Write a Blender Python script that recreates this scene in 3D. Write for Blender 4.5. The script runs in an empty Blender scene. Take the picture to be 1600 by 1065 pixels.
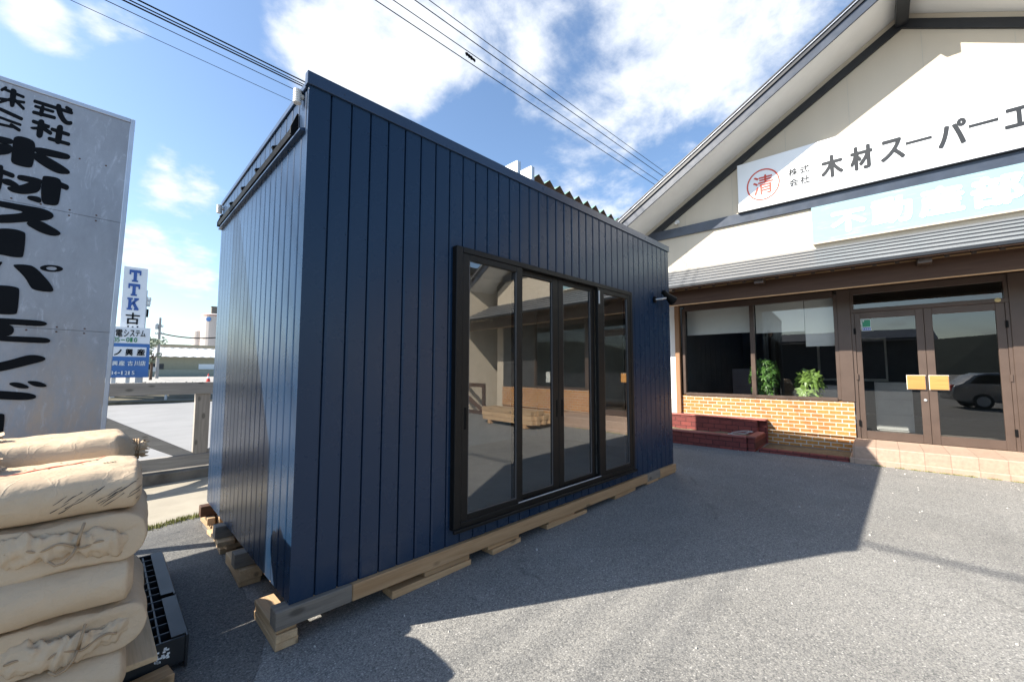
import bpy, bmesh, math, random
from mathutils import Vector, Matrix, noise
R = math.radians
random.seed(7)
scene = bpy.context.scene
col = scene.collection

# ------------------------------------------------------------------ camera, sky, sun, exposure
cam_d = bpy.data.cameras.new('camera')
cam_d.sensor_width = 36.0
cam_d.lens = 14.355
cam_d.clip_start = 0.05
cam_d.clip_end = 3000
cam = bpy.data.objects.new('camera', cam_d)
col.objects.link(cam)
_f = Vector((0.70401358, 0.70646823, 0.07257775))
_r = Vector((0.70825806, -0.70595202, 0.00150706))
_u = Vector((-0.0523011, -0.05034279, 0.99736162))
cam.matrix_world = Matrix(((_r.x, _u.x, -_f.x, 0), (_r.y, _u.y, -_f.y, 0), (_r.z, _u.z, -_f.z, 1.45), (0, 0, 0, 1)))
scene.camera = cam

SUN_AZ, SUN_EL = R(-30.1), R(37.9)            # the way the light travels, and its height
sun_d = bpy.data.lights.new('sun', 'SUN')
sun_d.energy = 5.0
sun_d.angle = R(0.53)
sun_d.color = (1.0, 0.93, 0.82)
sun = bpy.data.objects.new('sun', sun_d)
col.objects.link(sun)
_d = Vector((math.cos(SUN_EL) * math.cos(SUN_AZ), math.cos(SUN_EL) * math.sin(SUN_AZ), -math.sin(SUN_EL)))
sun.rotation_euler = _d.to_track_quat('-Z', 'Y').to_euler()
sun.location = (-20, 12, 20)

CLOUDS = [  # direction, angular radius in degrees, strength
 ((0.31, 0.735, 0.603), 9, .44), ((0.394, 0.73, 0.559), 9, .42), ((0.225, 0.75, 0.622), 5.0, .3),
 ((0.619, 0.445, 0.647), 11, .32), ((0.754, 0.356, 0.552), 9, .30), ((0.75, 0.254, 0.61), 8.5, .34),
 ((0.794, 0.115, 0.598), 9, .35), ((0.794, 0.488, 0.362), 6, .45), ((0.498, 0.573, 0.651), 7, .40),
 ((-0.068, 0.862, 0.503), 2.6, .45), ((-0.009, 0.847, 0.531), 2, .4), ((-0.115, 0.863, 0.492), 2.5, .4),
 ((0.05, 0.924, 0.378), 1.3, .3), ((0.088, 0.937, 0.337), 3.0, .5), ((0.037, 0.946, 0.323), 2.2, .35),
 ((0.071, 0.975, 0.21), 3.6, .36), ((0.026, 0.974, 0.224), 2.6, .34), ((0.128, 0.972, 0.196), 2.8, .33),
 ((0.125, 0.988, 0.085), 5.0, .22), ((0.708, 0.567, 0.42), 4, .3), ((0.654, 0.615, 0.44), 2.0, .3),
 ((-0.93, 0.1, 0.36), 13, .5), ((-0.9, -0.3, 0.12), 14, .35), ((-0.7, -0.6, 0.15), 16, .25), ((0.5, 0.62, 0.5), 4.5, -.5), ((0.40, 0.80, 0.42), 6, -.4)]

world = bpy.data.worlds.new('World')
scene.world = world
world.use_nodes = True
nt = world.node_tree
for n in list(nt.nodes): nt.nodes.remove(n)
def wn(t, **k):
    n = nt.nodes.new(t)
    for a, b in k.items(): setattr(n, a, b)
    return n
def wmath(op, a, b=None, clamp=False):
    n = wn('ShaderNodeMath', operation=op, use_clamp=clamp)
    for i, v in enumerate((a, b)):
        if v is None: continue
        if isinstance(v, (int, float)): n.inputs[i].default_value = v
        else: nt.links.new(v, n.inputs[i])
    return n.outputs[0]
w_out = wn('ShaderNodeOutputWorld')
w_bg = wn('ShaderNodeBackground')
w_sky = wn('ShaderNodeTexSky', sky_type='NISHITA', sun_disc=False, sun_elevation=SUN_EL, sun_rotation=R(300), altitude=50, air_density=1.0, dust_density=1.0, ozone_density=1.0)
w_bg.inputs[1].default_value = 0.078
w_tc = wn('ShaderNodeTexCoord')
w_sep = wn('ShaderNodeSeparateXYZ'); nt.links.new(w_tc.outputs['Generated'], w_sep.inputs[0])
zz = wmath('ADD', w_sep.outputs[2], 0.25)
w_cmb = wn('ShaderNodeCombineXYZ')
nt.links.new(wmath('DIVIDE', w_sep.outputs[0], zz), w_cmb.inputs[0]); nt.links.new(wmath('DIVIDE', w_sep.outputs[1], zz), w_cmb.inputs[1])
w_n1 = wn('ShaderNodeTexNoise'); w_n1.inputs['Scale'].default_value = 3.6; w_n1.inputs['Detail'].default_value = 9; w_n1.inputs['Roughness'].default_value = 0.62; w_n1.inputs['Distortion'].default_value = 0.35
nt.links.new(w_cmb.outputs[0], w_n1.inputs['Vector'])
w_n2 = wn('ShaderNodeTexNoise'); w_n2.inputs['Scale'].default_value = 11.0; w_n2.inputs['Detail'].default_value = 8; w_n2.inputs['Roughness'].default_value = 0.6
nt.links.new(w_cmb.outputs[0], w_n2.inputs['Vector'])
dens = wmath('ADD', wmath('ADD', wmath('MULTIPLY', wmath('SUBTRACT', w_n1.outputs[0], 0.5), 3.3), wmath('MULTIPLY', wmath('SUBTRACT', w_n2.outputs[0], 0.5), 1.5)), -0.62)
for d, ang, s in CLOUDS:
    v = Vector(d).normalized()
    n = wn('ShaderNodeVectorMath', operation='DOT_PRODUCT'); nt.links.new(w_tc.outputs['Generated'], n.inputs[0]); n.inputs[1].default_value = v
    m = wn('ShaderNodeMapRange', interpolation_type='SMOOTHSTEP')
    nt.links.new(n.outputs['Value'], m.inputs['Value'])
    m.inputs['From Min'].default_value = math.cos(R(ang * 1.5)); m.inputs['From Max'].default_value = math.cos(R(ang * 0.2))
    m.inputs['To Min'].default_value = 0; m.inputs['To Max'].default_value = s * 2.2
    dens = wmath('ADD', dens, m.outputs[0])
w_mr = wn('ShaderNodeMapRange', interpolation_type='SMOOTHSTEP'); nt.links.new(dens, w_mr.inputs['Value'])
w_mr.inputs['From Min'].default_value = 0.0; w_mr.inputs['From Max'].default_value = 1.45
w_cc = wn('ShaderNodeMix', data_type='RGBA'); w_cc.inputs['A'].default_value = (4.4, 4.9, 5.6, 1); w_cc.inputs['B'].default_value = (6.6, 6.7, 6.9, 1)
nt.links.new(w_n2.outputs[0], w_cc.inputs['Factor'])
w_mix = wn('ShaderNodeMix', data_type='RGBA')
w_tint = wn('ShaderNodeMix', data_type='RGBA', blend_type='MULTIPLY'); w_tint.inputs['Factor'].default_value = 1; w_tint.inputs['B'].default_value = (1.14, 1.25, 1.33, 1); nt.links.new(w_sky.outputs[0], w_tint.inputs['A'])
nt.links.new(w_mr.outputs[0], w_mix.inputs['Factor']); nt.links.new(w_tint.outputs['Result'], w_mix.inputs['A']); nt.links.new(w_cc.outputs['Result'], w_mix.inputs['B'])
nt.links.new(w_mix.outputs['Result'], w_bg.inputs[0]); nt.links.new(w_bg.outputs[0], w_out.inputs[0])

vs = scene.view_settings
vs.view_transform = 'Standard'; vs.look = 'None'; vs.exposure = 1.35; vs.gamma = 1.0; vs.use_curve_mapping = False
scene.render.engine = 'CYCLES'
scene.cycles.use_denoising = True
scene.cycles.max_bounces = 8
scene.cycles.transparent_max_bounces = 12
scene.cycles.sample_clamp_indirect = 6

# ------------------------------------------------------------------ materials
MATS = {}
class NB:
    def __init__(self, name):
        self.m = bpy.data.materials.new(name); self.m.use_nodes = True
        self.t = self.m.node_tree; self.b = self.t.nodes['Principled BSDF']; self.o = self.t.nodes['Material Output']
        self.c = self.t.nodes.new('ShaderNodeTexCoord').outputs['Object']
    def n(self, typ, **k):
        x = self.t.nodes.new(typ)
        for a, b in k.items():
            if a.startswith('i_'): x.inputs[a[2:].replace('_', ' ')].default_value = b
            else: setattr(x, a, b)
        return x
    def l(self, a, b): self.t.links.new(a, b)
    def mapping(self, sc=(1, 1, 1), rot=(0, 0, 0), loc=(0, 0, 0), src=None):
        x = self.n('ShaderNodeMapping'); x.inputs['Scale'].default_value = sc; x.inputs['Rotation'].default_value = rot; x.inputs['Location'].default_value = loc
        self.l(src or self.c, x.inputs[0]); return x.outputs[0]
    def noise(self, scale, detail=4, rough=.55, vec=None, dist=0):
        x = self.n('ShaderNodeTexNoise', i_Scale=scale, i_Detail=detail, i_Roughness=rough, i_Distortion=dist); self.l(vec or self.c, x.inputs['Vector']); return x.outputs[0]
    def ramp(self, fac, stops):
        x = self.n('ShaderNodeValToRGB'); e = x.color_ramp.elements
        while len(e) < len(stops): e.new(0.5)
        for i, (p, c) in enumerate(stops):
            e[i].position = p; e[i].color = (c, c, c, 1) if isinstance(c, (int, float)) else (*c, 1)
        self.l(fac, x.inputs[0]); return x.outputs[0]
    def mix(self, fac, a, b, mode='MIX'):
        x = self.n('ShaderNodeMix', data_type='RGBA', blend_type=mode)
        for s, v in (('Factor', fac), ('A', a), ('B', b)):
            if isinstance(v, (int, float)): x.inputs[s].default_value = v
            elif isinstance(v, tuple): x.inputs[s].default_value = (*v, 1)[:4]
            else: self.l(v, x.inputs[s])
        return x.outputs['Result']
    def math(self, op, a, b=0, clamp=False):
        x = self.n('ShaderNodeMath', operation=op, use_clamp=clamp)
        for i, v in enumerate((a, b)):
            if isinstance(v, (int, float)): x.inputs[i].default_value = v
            else: self.l(v, x.inputs[i])
        return x.outputs[0]
    def bump(self, h, strength=.3, dist=.01):
        x = self.n('ShaderNodeBump', i_Strength=strength, i_Distance=dist); self.l(h, x.inputs['Height']); self.l(x.outputs[0], self.b.inputs['Normal'])
    def set(self, color=None, rough=None, metal=None, spec=None, coat=None):
        for s, v in (('Base Color', color), ('Roughness', rough), ('Metallic', metal), ('Specular IOR Level', spec), ('Coat Weight', coat)):
            if v is None: continue
            if isinstance(v, (int, float)): self.b.inputs[s].default_value = v
            elif isinstance(v, tuple): self.b.inputs[s].default_value = (*v, 1)
            else: self.l(v, self.b.inputs[s])
        return self.m

def paint(name, c, rough=.45, metal=0, var=.12, vs_=3.0, spec=.5, bump=0, bscale=40, coat=None, streak=False):
    if name in MATS: return MATS[name]
    b = NB(name)
    v = b.mapping((1, 1, .15)) if streak else None
    f = b.ramp(b.noise(vs_, 6, .6, v), [(.3, 0), (.72, 1)])
    cc = b.mix(f, tuple(x * (1 - var) for x in c), tuple(min(1, x * (1 + var)) for x in c))
    b.set(cc, b.math('ADD', b.math('MULTIPLY', b.noise(vs_ * 2.3, 5), .18), rough - .09), metal, spec, coat)
    if bump: b.bump(b.noise(bscale, 5), bump, .004)
    MATS[name] = b.m
    return b.m

def wood(name, c1, c2, axis=0, knots=True, rough=.7, grey=None):
    """sawn timber with its grain along the given axis"""
    if name in MATS: return MATS[name]
    b = NB(name)
    sc = [14, 14, 14]; sc[axis] = .9
    geo = b.n('ShaderNodeObjectInfo')
    off = b.n('ShaderNodeVectorMath', operation='ADD'); b.l(b.c, off.inputs[0])
    rv = b.n('ShaderNodeCombineXYZ'); b.l(b.math('MULTIPLY', geo.outputs['Random'], 37), rv.inputs[0]); b.l(b.math('MULTIPLY', geo.outputs['Random'], 11), rv.inputs[1]); b.l(rv.outputs[0], off.inputs[1])
    v = b.mapping(tuple(sc), src=off.outputs[0])
    g = b.noise(2.2, 5, .6, v, .6)
    fine = [120, 120, 120]; fine[axis] = 4
    g2 = b.noise(1.0, 3, .6, b.mapping(tuple(fine), src=off.outputs[0]))
    colr = b.mix(b.ramp(g, [(.32, 0), (.66, 1)]), c1, c2)
    colr = b.mix(b.math('MULTIPLY', b.ramp(g2, [(.45, 0), (.7, 1)]), .35), colr, tuple(x * .6 for x in c1))
    if knots:
        ks = [7, 7, 7]; ks[axis] = 3.2
        vo = b.n('ShaderNodeTexVoronoi', i_Scale=1.0); b.l(b.mapping(tuple(ks), src=off.outputs[0]), vo.inputs['Vector'])
        colr = b.mix(b.ramp(vo.outputs['Distance'], [(.10, .8), (.17, 0)]), colr, tuple(x * .3 for x in c1))
    br = b.math('ADD', b.math('MULTIPLY', geo.outputs['Random'], .35), .82)
    hs = b.n('ShaderNodeHueSaturation'); b.l(colr, hs.inputs['Color']); b.l(br, hs.inputs['Value'])
    b.set(hs.outputs[0], rough, 0, .3)
    b.bump(g2, .25, .002)
    MATS[name] = b.m
    return b.m

def glass(name, tint=(.9, .93, .92), gain=1.7):
    b = NB(name)
    t = b.n('ShaderNodeBsdfTransparent'); t.inputs[0].default_value = (*tint, 1)
    g = b.n('ShaderNodeBsdfGlossy'); g.inputs['Roughness'].default_value = 0.0; g.inputs[0].default_value = (1, 1, 1, 1)
    bp = b.n('ShaderNodeBump', i_Strength=.02, i_Distance=.01); b.l(b.noise(1.3, 2), bp.inputs['Height']); b.l(bp.outputs[0], g.inputs['Normal'])
    fr = b.n('ShaderNodeLayerWeight'); fr.inputs[0].default_value = .5
    f = b.math('MULTIPLY', b.math('ADD', b.math('MULTIPLY', b.math('POWER', fr.outputs['Facing'], 5.0), .96), .042), gain, True)
    mx = b.n('ShaderNodeMixShader'); b.l(f, mx.inputs[0]); b.l(t.outputs[0], mx.inputs[1]); b.l(g.outputs[0], mx.inputs[2])
    b.l(mx.outputs[0], b.o.inputs[0])
    return b.m

def brick(name, c1, c2, mortar, bw, bh, ms, rough=.75, axes='xz', bias=0, mw=(.55, 1)):
    b = NB(name)
    s = b.n('ShaderNodeSeparateXYZ'); b.l(b.c, s.inputs[0]); cb = b.n('ShaderNodeCombineXYZ')
    b.l(s.outputs['XYZ'.index(axes[0].upper())], cb.inputs[0]); b.l(s.outputs['XYZ'.index(axes[1].upper())], cb.inputs[1])
    t = b.n('ShaderNodeTexBrick', i_Scale=1.0, i_Mortar_Size=ms, i_Bias=bias, i_Brick_Width=bw, i_Row_Height=bh, i_Mortar_Smooth=.1)
    t.inputs['Color1'].default_value = (*c1, 1); t.inputs['Color2'].default_value = (*c2, 1); t.inputs['Mortar'].default_value = (*mortar, 1)
    b.l(cb.outputs[0], t.inputs['Vector'])
    f = b.noise(25, 5)
    cc = b.mix(.55, t.outputs[0], b.mix(b.ramp(f, [(.3, 0), (.75, 1)]), (.55, .55, .55), (1.0, 1.0, 1.0)), 'MULTIPLY')
    st = b.ramp(b.noise(2.2, 6, .65), [(.42, 0), (.75, .45)])
    cc = b.mix(st, cc, tuple(x * .55 for x in c1))
    b.set(cc, rough, 0, .3)
    h = b.math('ADD', b.math('MULTIPLY', t.outputs['Fac'], -1.0), b.math('MULTIPLY', b.noise(60, 4), .25))
    b.bump(h, .7, .006)
    return b.m

def m_asphalt(name='asphalt', dark=1.0):
    b = NB(name)
    vo = b.n('ShaderNodeTexVoronoi', i_Scale=125.0, i_Randomness=1.0); b.l(b.c, vo.inputs['Vector'])
    vo2 = b.n('ShaderNodeTexVoronoi', i_Scale=310.0); b.l(b.c, vo2.inputs['Vector'])
    sp = b.n('ShaderNodeSeparateColor'); b.l(vo.outputs['Color'], sp.inputs[0])
    sp2 = b.n('ShaderNodeSeparateColor'); b.l(vo2.outputs['Color'], sp2.inputs[0])
    stone = b.ramp(sp.outputs[0], [(0, (.13, .13, .127)), (.2, (.20, .197, .188)), (.6, (.245, .239, .224)), (.95, (.28, .272, .25)), (.994, (.40, .39, .365))])
    fine = b.ramp(sp2.outputs[1], [(0, .7), (.5, .97), (1, 1.2)])
    cc = b.mix(1.0, stone, fine, 'MULTIPLY')
    tar = b.ramp(vo.outputs['Distance'], [(.5, 0), (.8, .45)])
    cc = b.mix(tar, cc, (.05, .05, .052))
    big = b.ramp(b.noise(.45, 7, .62, None, .5), [(.3, .80), (.5, .98), (.7, 1.10)])
    cc = b.mix(b.ramp(b.noise(1.1, 5, .6, b.mapping((1, 1, 1), (0, 0, 0), (31, 7, 0))), [(.62, 0), (.72, .35)]), cc, (.12, .118, .115))
    cc = b.mix(b.ramp(b.noise(1.0, 4, .55, b.mapping((.22, 2.6, 1), (0, 0, R(35)))), [(.6, 0), (.75, .16)]), cc, (.10, .10, .10))
    cc = b.mix(1.0, cc, big, 'MULTIPLY')
    worn = b.ramp(b.noise(1.7, 7, .68, None, .4), [(.55, 0), (.75, .3)])
    cc = b.mix(worn, cc, (.27, .255, .23))
    # old cracks and tar seams
    vc = b.n('ShaderNodeTexVoronoi', feature='DISTANCE_TO_EDGE', i_Scale=.42)
    wv = b.n('ShaderNodeVectorMath', operation='ADD'); b.l(b.c, wv.inputs[0]); nz = b.n('ShaderNodeTexNoise', i_Scale=2.5, i_Detail=6.0); b.l(b.c, nz.inputs['Vector'])
    sc = b.n('ShaderNodeVectorMath', operation='SCALE'); b.l(nz.outputs['Color'], sc.inputs[0]); sc.inputs['Scale'].default_value = .55; b.l(sc.outputs[0], wv.inputs[1]); b.l(wv.outputs[0], vc.inputs['Vector'])
    crack = b.math('MULTIPLY', b.ramp(vc.outputs['Distance'], [(.0, 1), (.012, 0)]), b.ramp(b.noise(.8, 3), [(.52, 0), (.64, .5)]))
    cc = b.mix(crack, cc, (.02, .02, .021))
    if dark != 1: cc = b.mix(1.0, cc, (dark, dark, dark), 'MULTIPLY')
    b.set(cc, .85, 0, .35)
    h = b.math('SUBTRACT', b.math('ADD', b.math('MULTIPLY', sp.outputs[1], .5), b.math('MULTIPLY', sp2.outputs[0], .2)), b.math('MULTIPLY', vo.outputs['Distance'], 1.1))
    b.bump(h, .32, .003)
    return b.m

def m_siding(name, c, rough=.33):
    b = NB(name)
    d = b.ramp(b.noise(2.0, 6, .6, b.mapping((1, 1, .25))), [(.3, 0), (.75, 1)])
    low = b.n('ShaderNodeSeparateXYZ'); b.l(b.c, low.inputs[0]); sp_ = b.n('ShaderNodeMapRange'); sp_.inputs['From Min'].default_value = .2; sp_.inputs['From Max'].default_value = .55; sp_.inputs['To Min'].default_value = .22; sp_.inputs['To Max'].default_value = 0; b.l(low.outputs[2], sp_.inputs['Value'])
    cc = b.mix(d, c, tuple(x * 1.05 for x in c))
    cc = b.mix(b.math('MULTIPLY', sp_.outputs[0], b.ramp(b.noise(7, 6, .7), [(.4, 0), (.7, 1)])), cc, (.11, .105, .10))
    dust = b.ramp(b.noise(90, 3, .6), [(.66, 0), (.85, .05)])
    cc = b.mix(dust, cc, (.2, .2, .2))
    b.set(cc, b.math('ADD', b.math('MULTIPLY', b.noise(3, 5), .16), rough - .08), 0, .32)
    wav = b.noise(1.0, 3, .5, b.mapping((9, 9, .6)))
    fine = b.noise(1.0, 2, .5, b.mapping((160, 160, 260)))
    b.bump(b.math('ADD', wav, b.math('MULTIPLY', fine, .004)), .018, .006)
    return b.m

def m_kraft(name='kraft_paper', c=(.53, .405, .275)):
    b = NB(name)
    oi = b.n('ShaderNodeObjectInfo')
    cc = b.mix(b.ramp(b.noise(4, 6, .6), [(.3, 0), (.75, 1)]), tuple(x * .93 for x in c), tuple(x * 1.06 for x in c))
    cc = b.mix(b.ramp(b.noise(150, 3), [(.55, 0), (.8, .25)]), cc, tuple(x * .75 for x in c))
    b.set(cc, .62, 0, .3)
    cr = b.n('ShaderNodeTexVoronoi', feature='DISTANCE_TO_EDGE', i_Scale=11.0)
    nv = b.n('ShaderNodeTexNoise', i_Scale=5.0, i_Detail=4.0); b.l(b.c, nv.inputs['Vector'])
    av = b.n('ShaderNodeVectorMath', operation='ADD'); b.l(b.c, av.inputs[0]); sv = b.n('ShaderNodeVectorMath', operation='SCALE'); sv.inputs['Scale'].default_value = .25; b.l(nv.outputs['Color'], sv.inputs[0]); b.l(sv.outputs[0], av.inputs[1]); b.l(av.outputs[0], cr.inputs['Vector'])
    h = b.math('ADD', b.math('MULTIPLY', b.noise(18, 6, .6, None, .5), .9), b.math('MULTIPLY', b.ramp(cr.outputs['Distance'], [(0, 1), (.06, 0)]), .12))
    b.bump(h, .45, .012)
    return b.m

M = {}
M['asphalt'] = m_asphalt()
M['old_asphalt'] = m_asphalt('old_asphalt', .62)
M['navy'] = m_siding('navy_siding', (.009, .027, .062), .28)
M['navy_trim'] = paint('navy_trim', (.020, .040, .082), .3, var=.1)
M['black_frame'] = paint('black_frame', (.0085, .0082, .008), .45, var=.15, spec=.22)
M['black_metal'] = paint('black_metal', (.004, .0045, .005), .55, spec=.12)
M['glass'] = glass('door_glass', (.90, .92, .91), 4.0)
M['shop_glass'] = glass('shop_glass', (.88, .90, .89), 2.2)
M['cream'] = paint('cream_wall', (.55, .485, .39), .8, var=.05, vs_=1.2, spec=.2, bump=.15, bscale=90, streak=True)
M['white_wall'] = paint('white_wall', (.74, .73, .70), .8, var=.04, spec=.2, streak=True)
M['soffit'] = paint('soffit', (.72, .71, .68), .75, var=.04, spec=.2)
M['dark_trim'] = paint('dark_trim', (.012, .014, .018), .4, var=.2)
M['blue_grey_metal'] = paint('blue_grey_metal', (.035, .045, .066), .32, var=.2, vs_=5)
M['brown_frame'] = paint('brown_frame', (.095, .066, .052), .4, var=.15, metal=.2)
M['brown_wood'] = wood('brown_wood', (.10, .05, .028), (.075, .036, .02), 0, False, .6)
M['tan_wood'] = wood('tan_wood', (.42, .27, .14), (.34, .2, .10), 0, False, .6)
M['post_wood'] = wood('post_wood', (.30, .17, .09), (.24, .13, .07), 2, False, .6)
M['pale_wood_x'] = wood('pale_wood_x', (.53, .34, .185), (.40, .235, .115), 0)
M['pale_wood_y'] = wood('pale_wood_y', (.57, .40, .235), (.46, .30, .165), 1)
M['grey_wood_x'] = wood('grey_wood_x', (.25, .215, .175), (.155, .135, .115), 0)
M['fence_x'] = wood('fence_wood_x', (.40, .375, .34), (.28, .26, .24), 0)
M['fence_z'] = wood('fence_wood_z', (.40, .36, .31), (.28, .25, .22), 2)
M['ply'] = wood('plywood', (.62, .46, .29), (.53, .38, .22), 1, False)
M['orange_brick'] = brick('orange_brick', (.56, .26, .065), (.44, .175, .05), (.60, .55, .46), .166, .0665, .0085)
M['red_brick'] = brick('red_brick', (.25, .06, .05), (.17, .042, .038), (.09, .03, .028), .21, .085, .007)
M['tile'] = brick('step_tile', (.46, .335, .255), (.42, .30, .225), (.34, .25, .19), .24, .5, .004)
M['concrete'] = paint('concrete', (.34, .32, .28), .9, var=.22, vs_=2.0, spec=.2, bump=.4, bscale=70)
M['old_concrete'] = paint('old_concrete', (.17, .155, .135), .9, var=.4, vs_=4.0, spec=.2, bump=.5, bscale=50)
M['road'] = paint('road_grey', (.24, .24, .24), .9, var=.1, vs_=.8, spec=.2, bump=.3, bscale=120)
M['roof_metal'] = paint('roof_metal', (.155, .163, .175), .45, metal=.1, var=.12, vs_=2)
M['sign_panel'] = paint('sign_panel', (.50, .52, .57), .4, metal=.25, var=.06, vs_=2.5)
M['aluminium'] = paint('aluminium', (.55, .57, .62), .4, metal=.5)
M['ink'] = paint('black_lettering', (.005, .006, .008), .65, spec=.15)
M['sign_white'] = paint('sign_white', (.78, .80, .82), .45, var=.03)
M['letter_grey'] = paint('letter_grey', (.022, .025, .030), .5, spec=.3)
M['red_ink'] = paint('red_ink', (.55, .055, .03), .5)
M['plastic_black'] = paint('plastic_black', (.016, .018, .021), .45, var=.3)
M['kraft'] = m_kraft()
M['cord'] = paint('cord', (.36, .25, .15), .8)
M['blue_sign'] = paint('blue_sign', (.05, .16, .42), .45, var=.15, vs_=1.2)
M['blue_letter'] = paint('blue_letter', (.035, .10, .33), .5)
M['green_letter'] = paint('green_letter', (.02, .20, .06), .5)
M['galv'] = paint('galvanised', (.45, .47, .48), .5, metal=.4)
M['grey_conc_pole'] = paint('concrete_pole', (.30, .29, .28), .85)
M['khaki'] = paint('khaki_wall', (.34, .31, .22), .8, var=.06)
M['white_roof'] = paint('white_roof', (.62, .63, .64), .5, metal=.2)
M['red_cone'] = paint('red_cone', (.62, .05, .03), .5)
M['white_plastic'] = paint('white_plastic', (.72, .71, .68), .5)
M['hedge'] = paint('dark_hedge', (.03, .05, .03), .9, var=.5, vs_=6)
M['leaf'] = paint('leaf_green', (.060, .14, .022), .45, var=.4, vs_=20)
M['leaf2'] = paint('leaf_light', (.135, .215, .045), .4, var=.35, vs_=20)
M['soil'] = paint('soil', (.14, .115, .07), .95, var=.4, vs_=12, bump=.6, bscale=40)
M['blind'] = paint('blind_cloth', (.74, .73, .70), .85, var=.04)
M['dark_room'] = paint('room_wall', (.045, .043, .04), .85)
M['cabin_lining'] = paint('cabin_lining', (.50, .47, .42), .8)
M['cabin_floor'] = paint('cabin_floor', (.34, .31, .27), .5)
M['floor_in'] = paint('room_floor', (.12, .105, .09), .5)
M['plate_orange'] = wood('push_plate_wood', (.50, .26, .08), (.42, .20, .06), 0, False, .5)
M['teal_roof'] = paint('teal_roof', (.14, .25, .22), .7, var=.3, vs_=8)
M['rust_brown'] = paint('rust_brown', (.10, .065, .045), .9, var=.4, vs_=10)
M['silver_car'] = paint('silver_car', (.30, .31, .32), .25, metal=.6)
M['tyre'] = paint('tyre', (.012, .012, .012), .8)
M['hill'] = paint('hill_green', (.045, .06, .05), .95, var=.3, vs_=.03)
M['dark_shed'] = paint('dark_shed', (.05, .05, .052), .7, var=.2)
M['sticker_green'] = paint('sticker_green', (.03, .28, .15), .5)
M['sticker_white'] = paint('sticker_white', (.72, .75, .76), .5)
M['sticker_blue'] = paint('sticker_blue', (.03, .10, .42), .5)
M['lens'] = paint('lamp_lens', (.6, .56, .52), .3)
M['paper'] = paint('paper', (.8, .8, .78), .7)
M['screw'] = paint('rusty_screw', (.12, .06, .035), .7)

def m_old_sign():   # pale cyan sign, weathered in horizontal streaks
    b = NB('weathered_cyan')
    f = b.ramp(b.noise(1.0, 7, .7, b.mapping((2.2, 1, 34))), [(.5, 0), (.62, 1)])
    f2 = b.ramp(b.noise(3.0, 6, .65), [(.45, 0), (.62, 1)])
    cc = b.mix(b.math('MULTIPLY', f, f2), (.215, .35, .385), (.31, .38, .385))
    return b.set(cc, .6, 0, .3)
M['old_sign'] = m_old_sign()
M['old_letter'] = paint('white_lettering', (.78, .80, .79), .6)
M['sand_conc'] = paint('sandy_apron', (.31, .28, .225), .9, var=.18, vs_=1.6, spec=.2, bump=.4, bscale=80)

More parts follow.
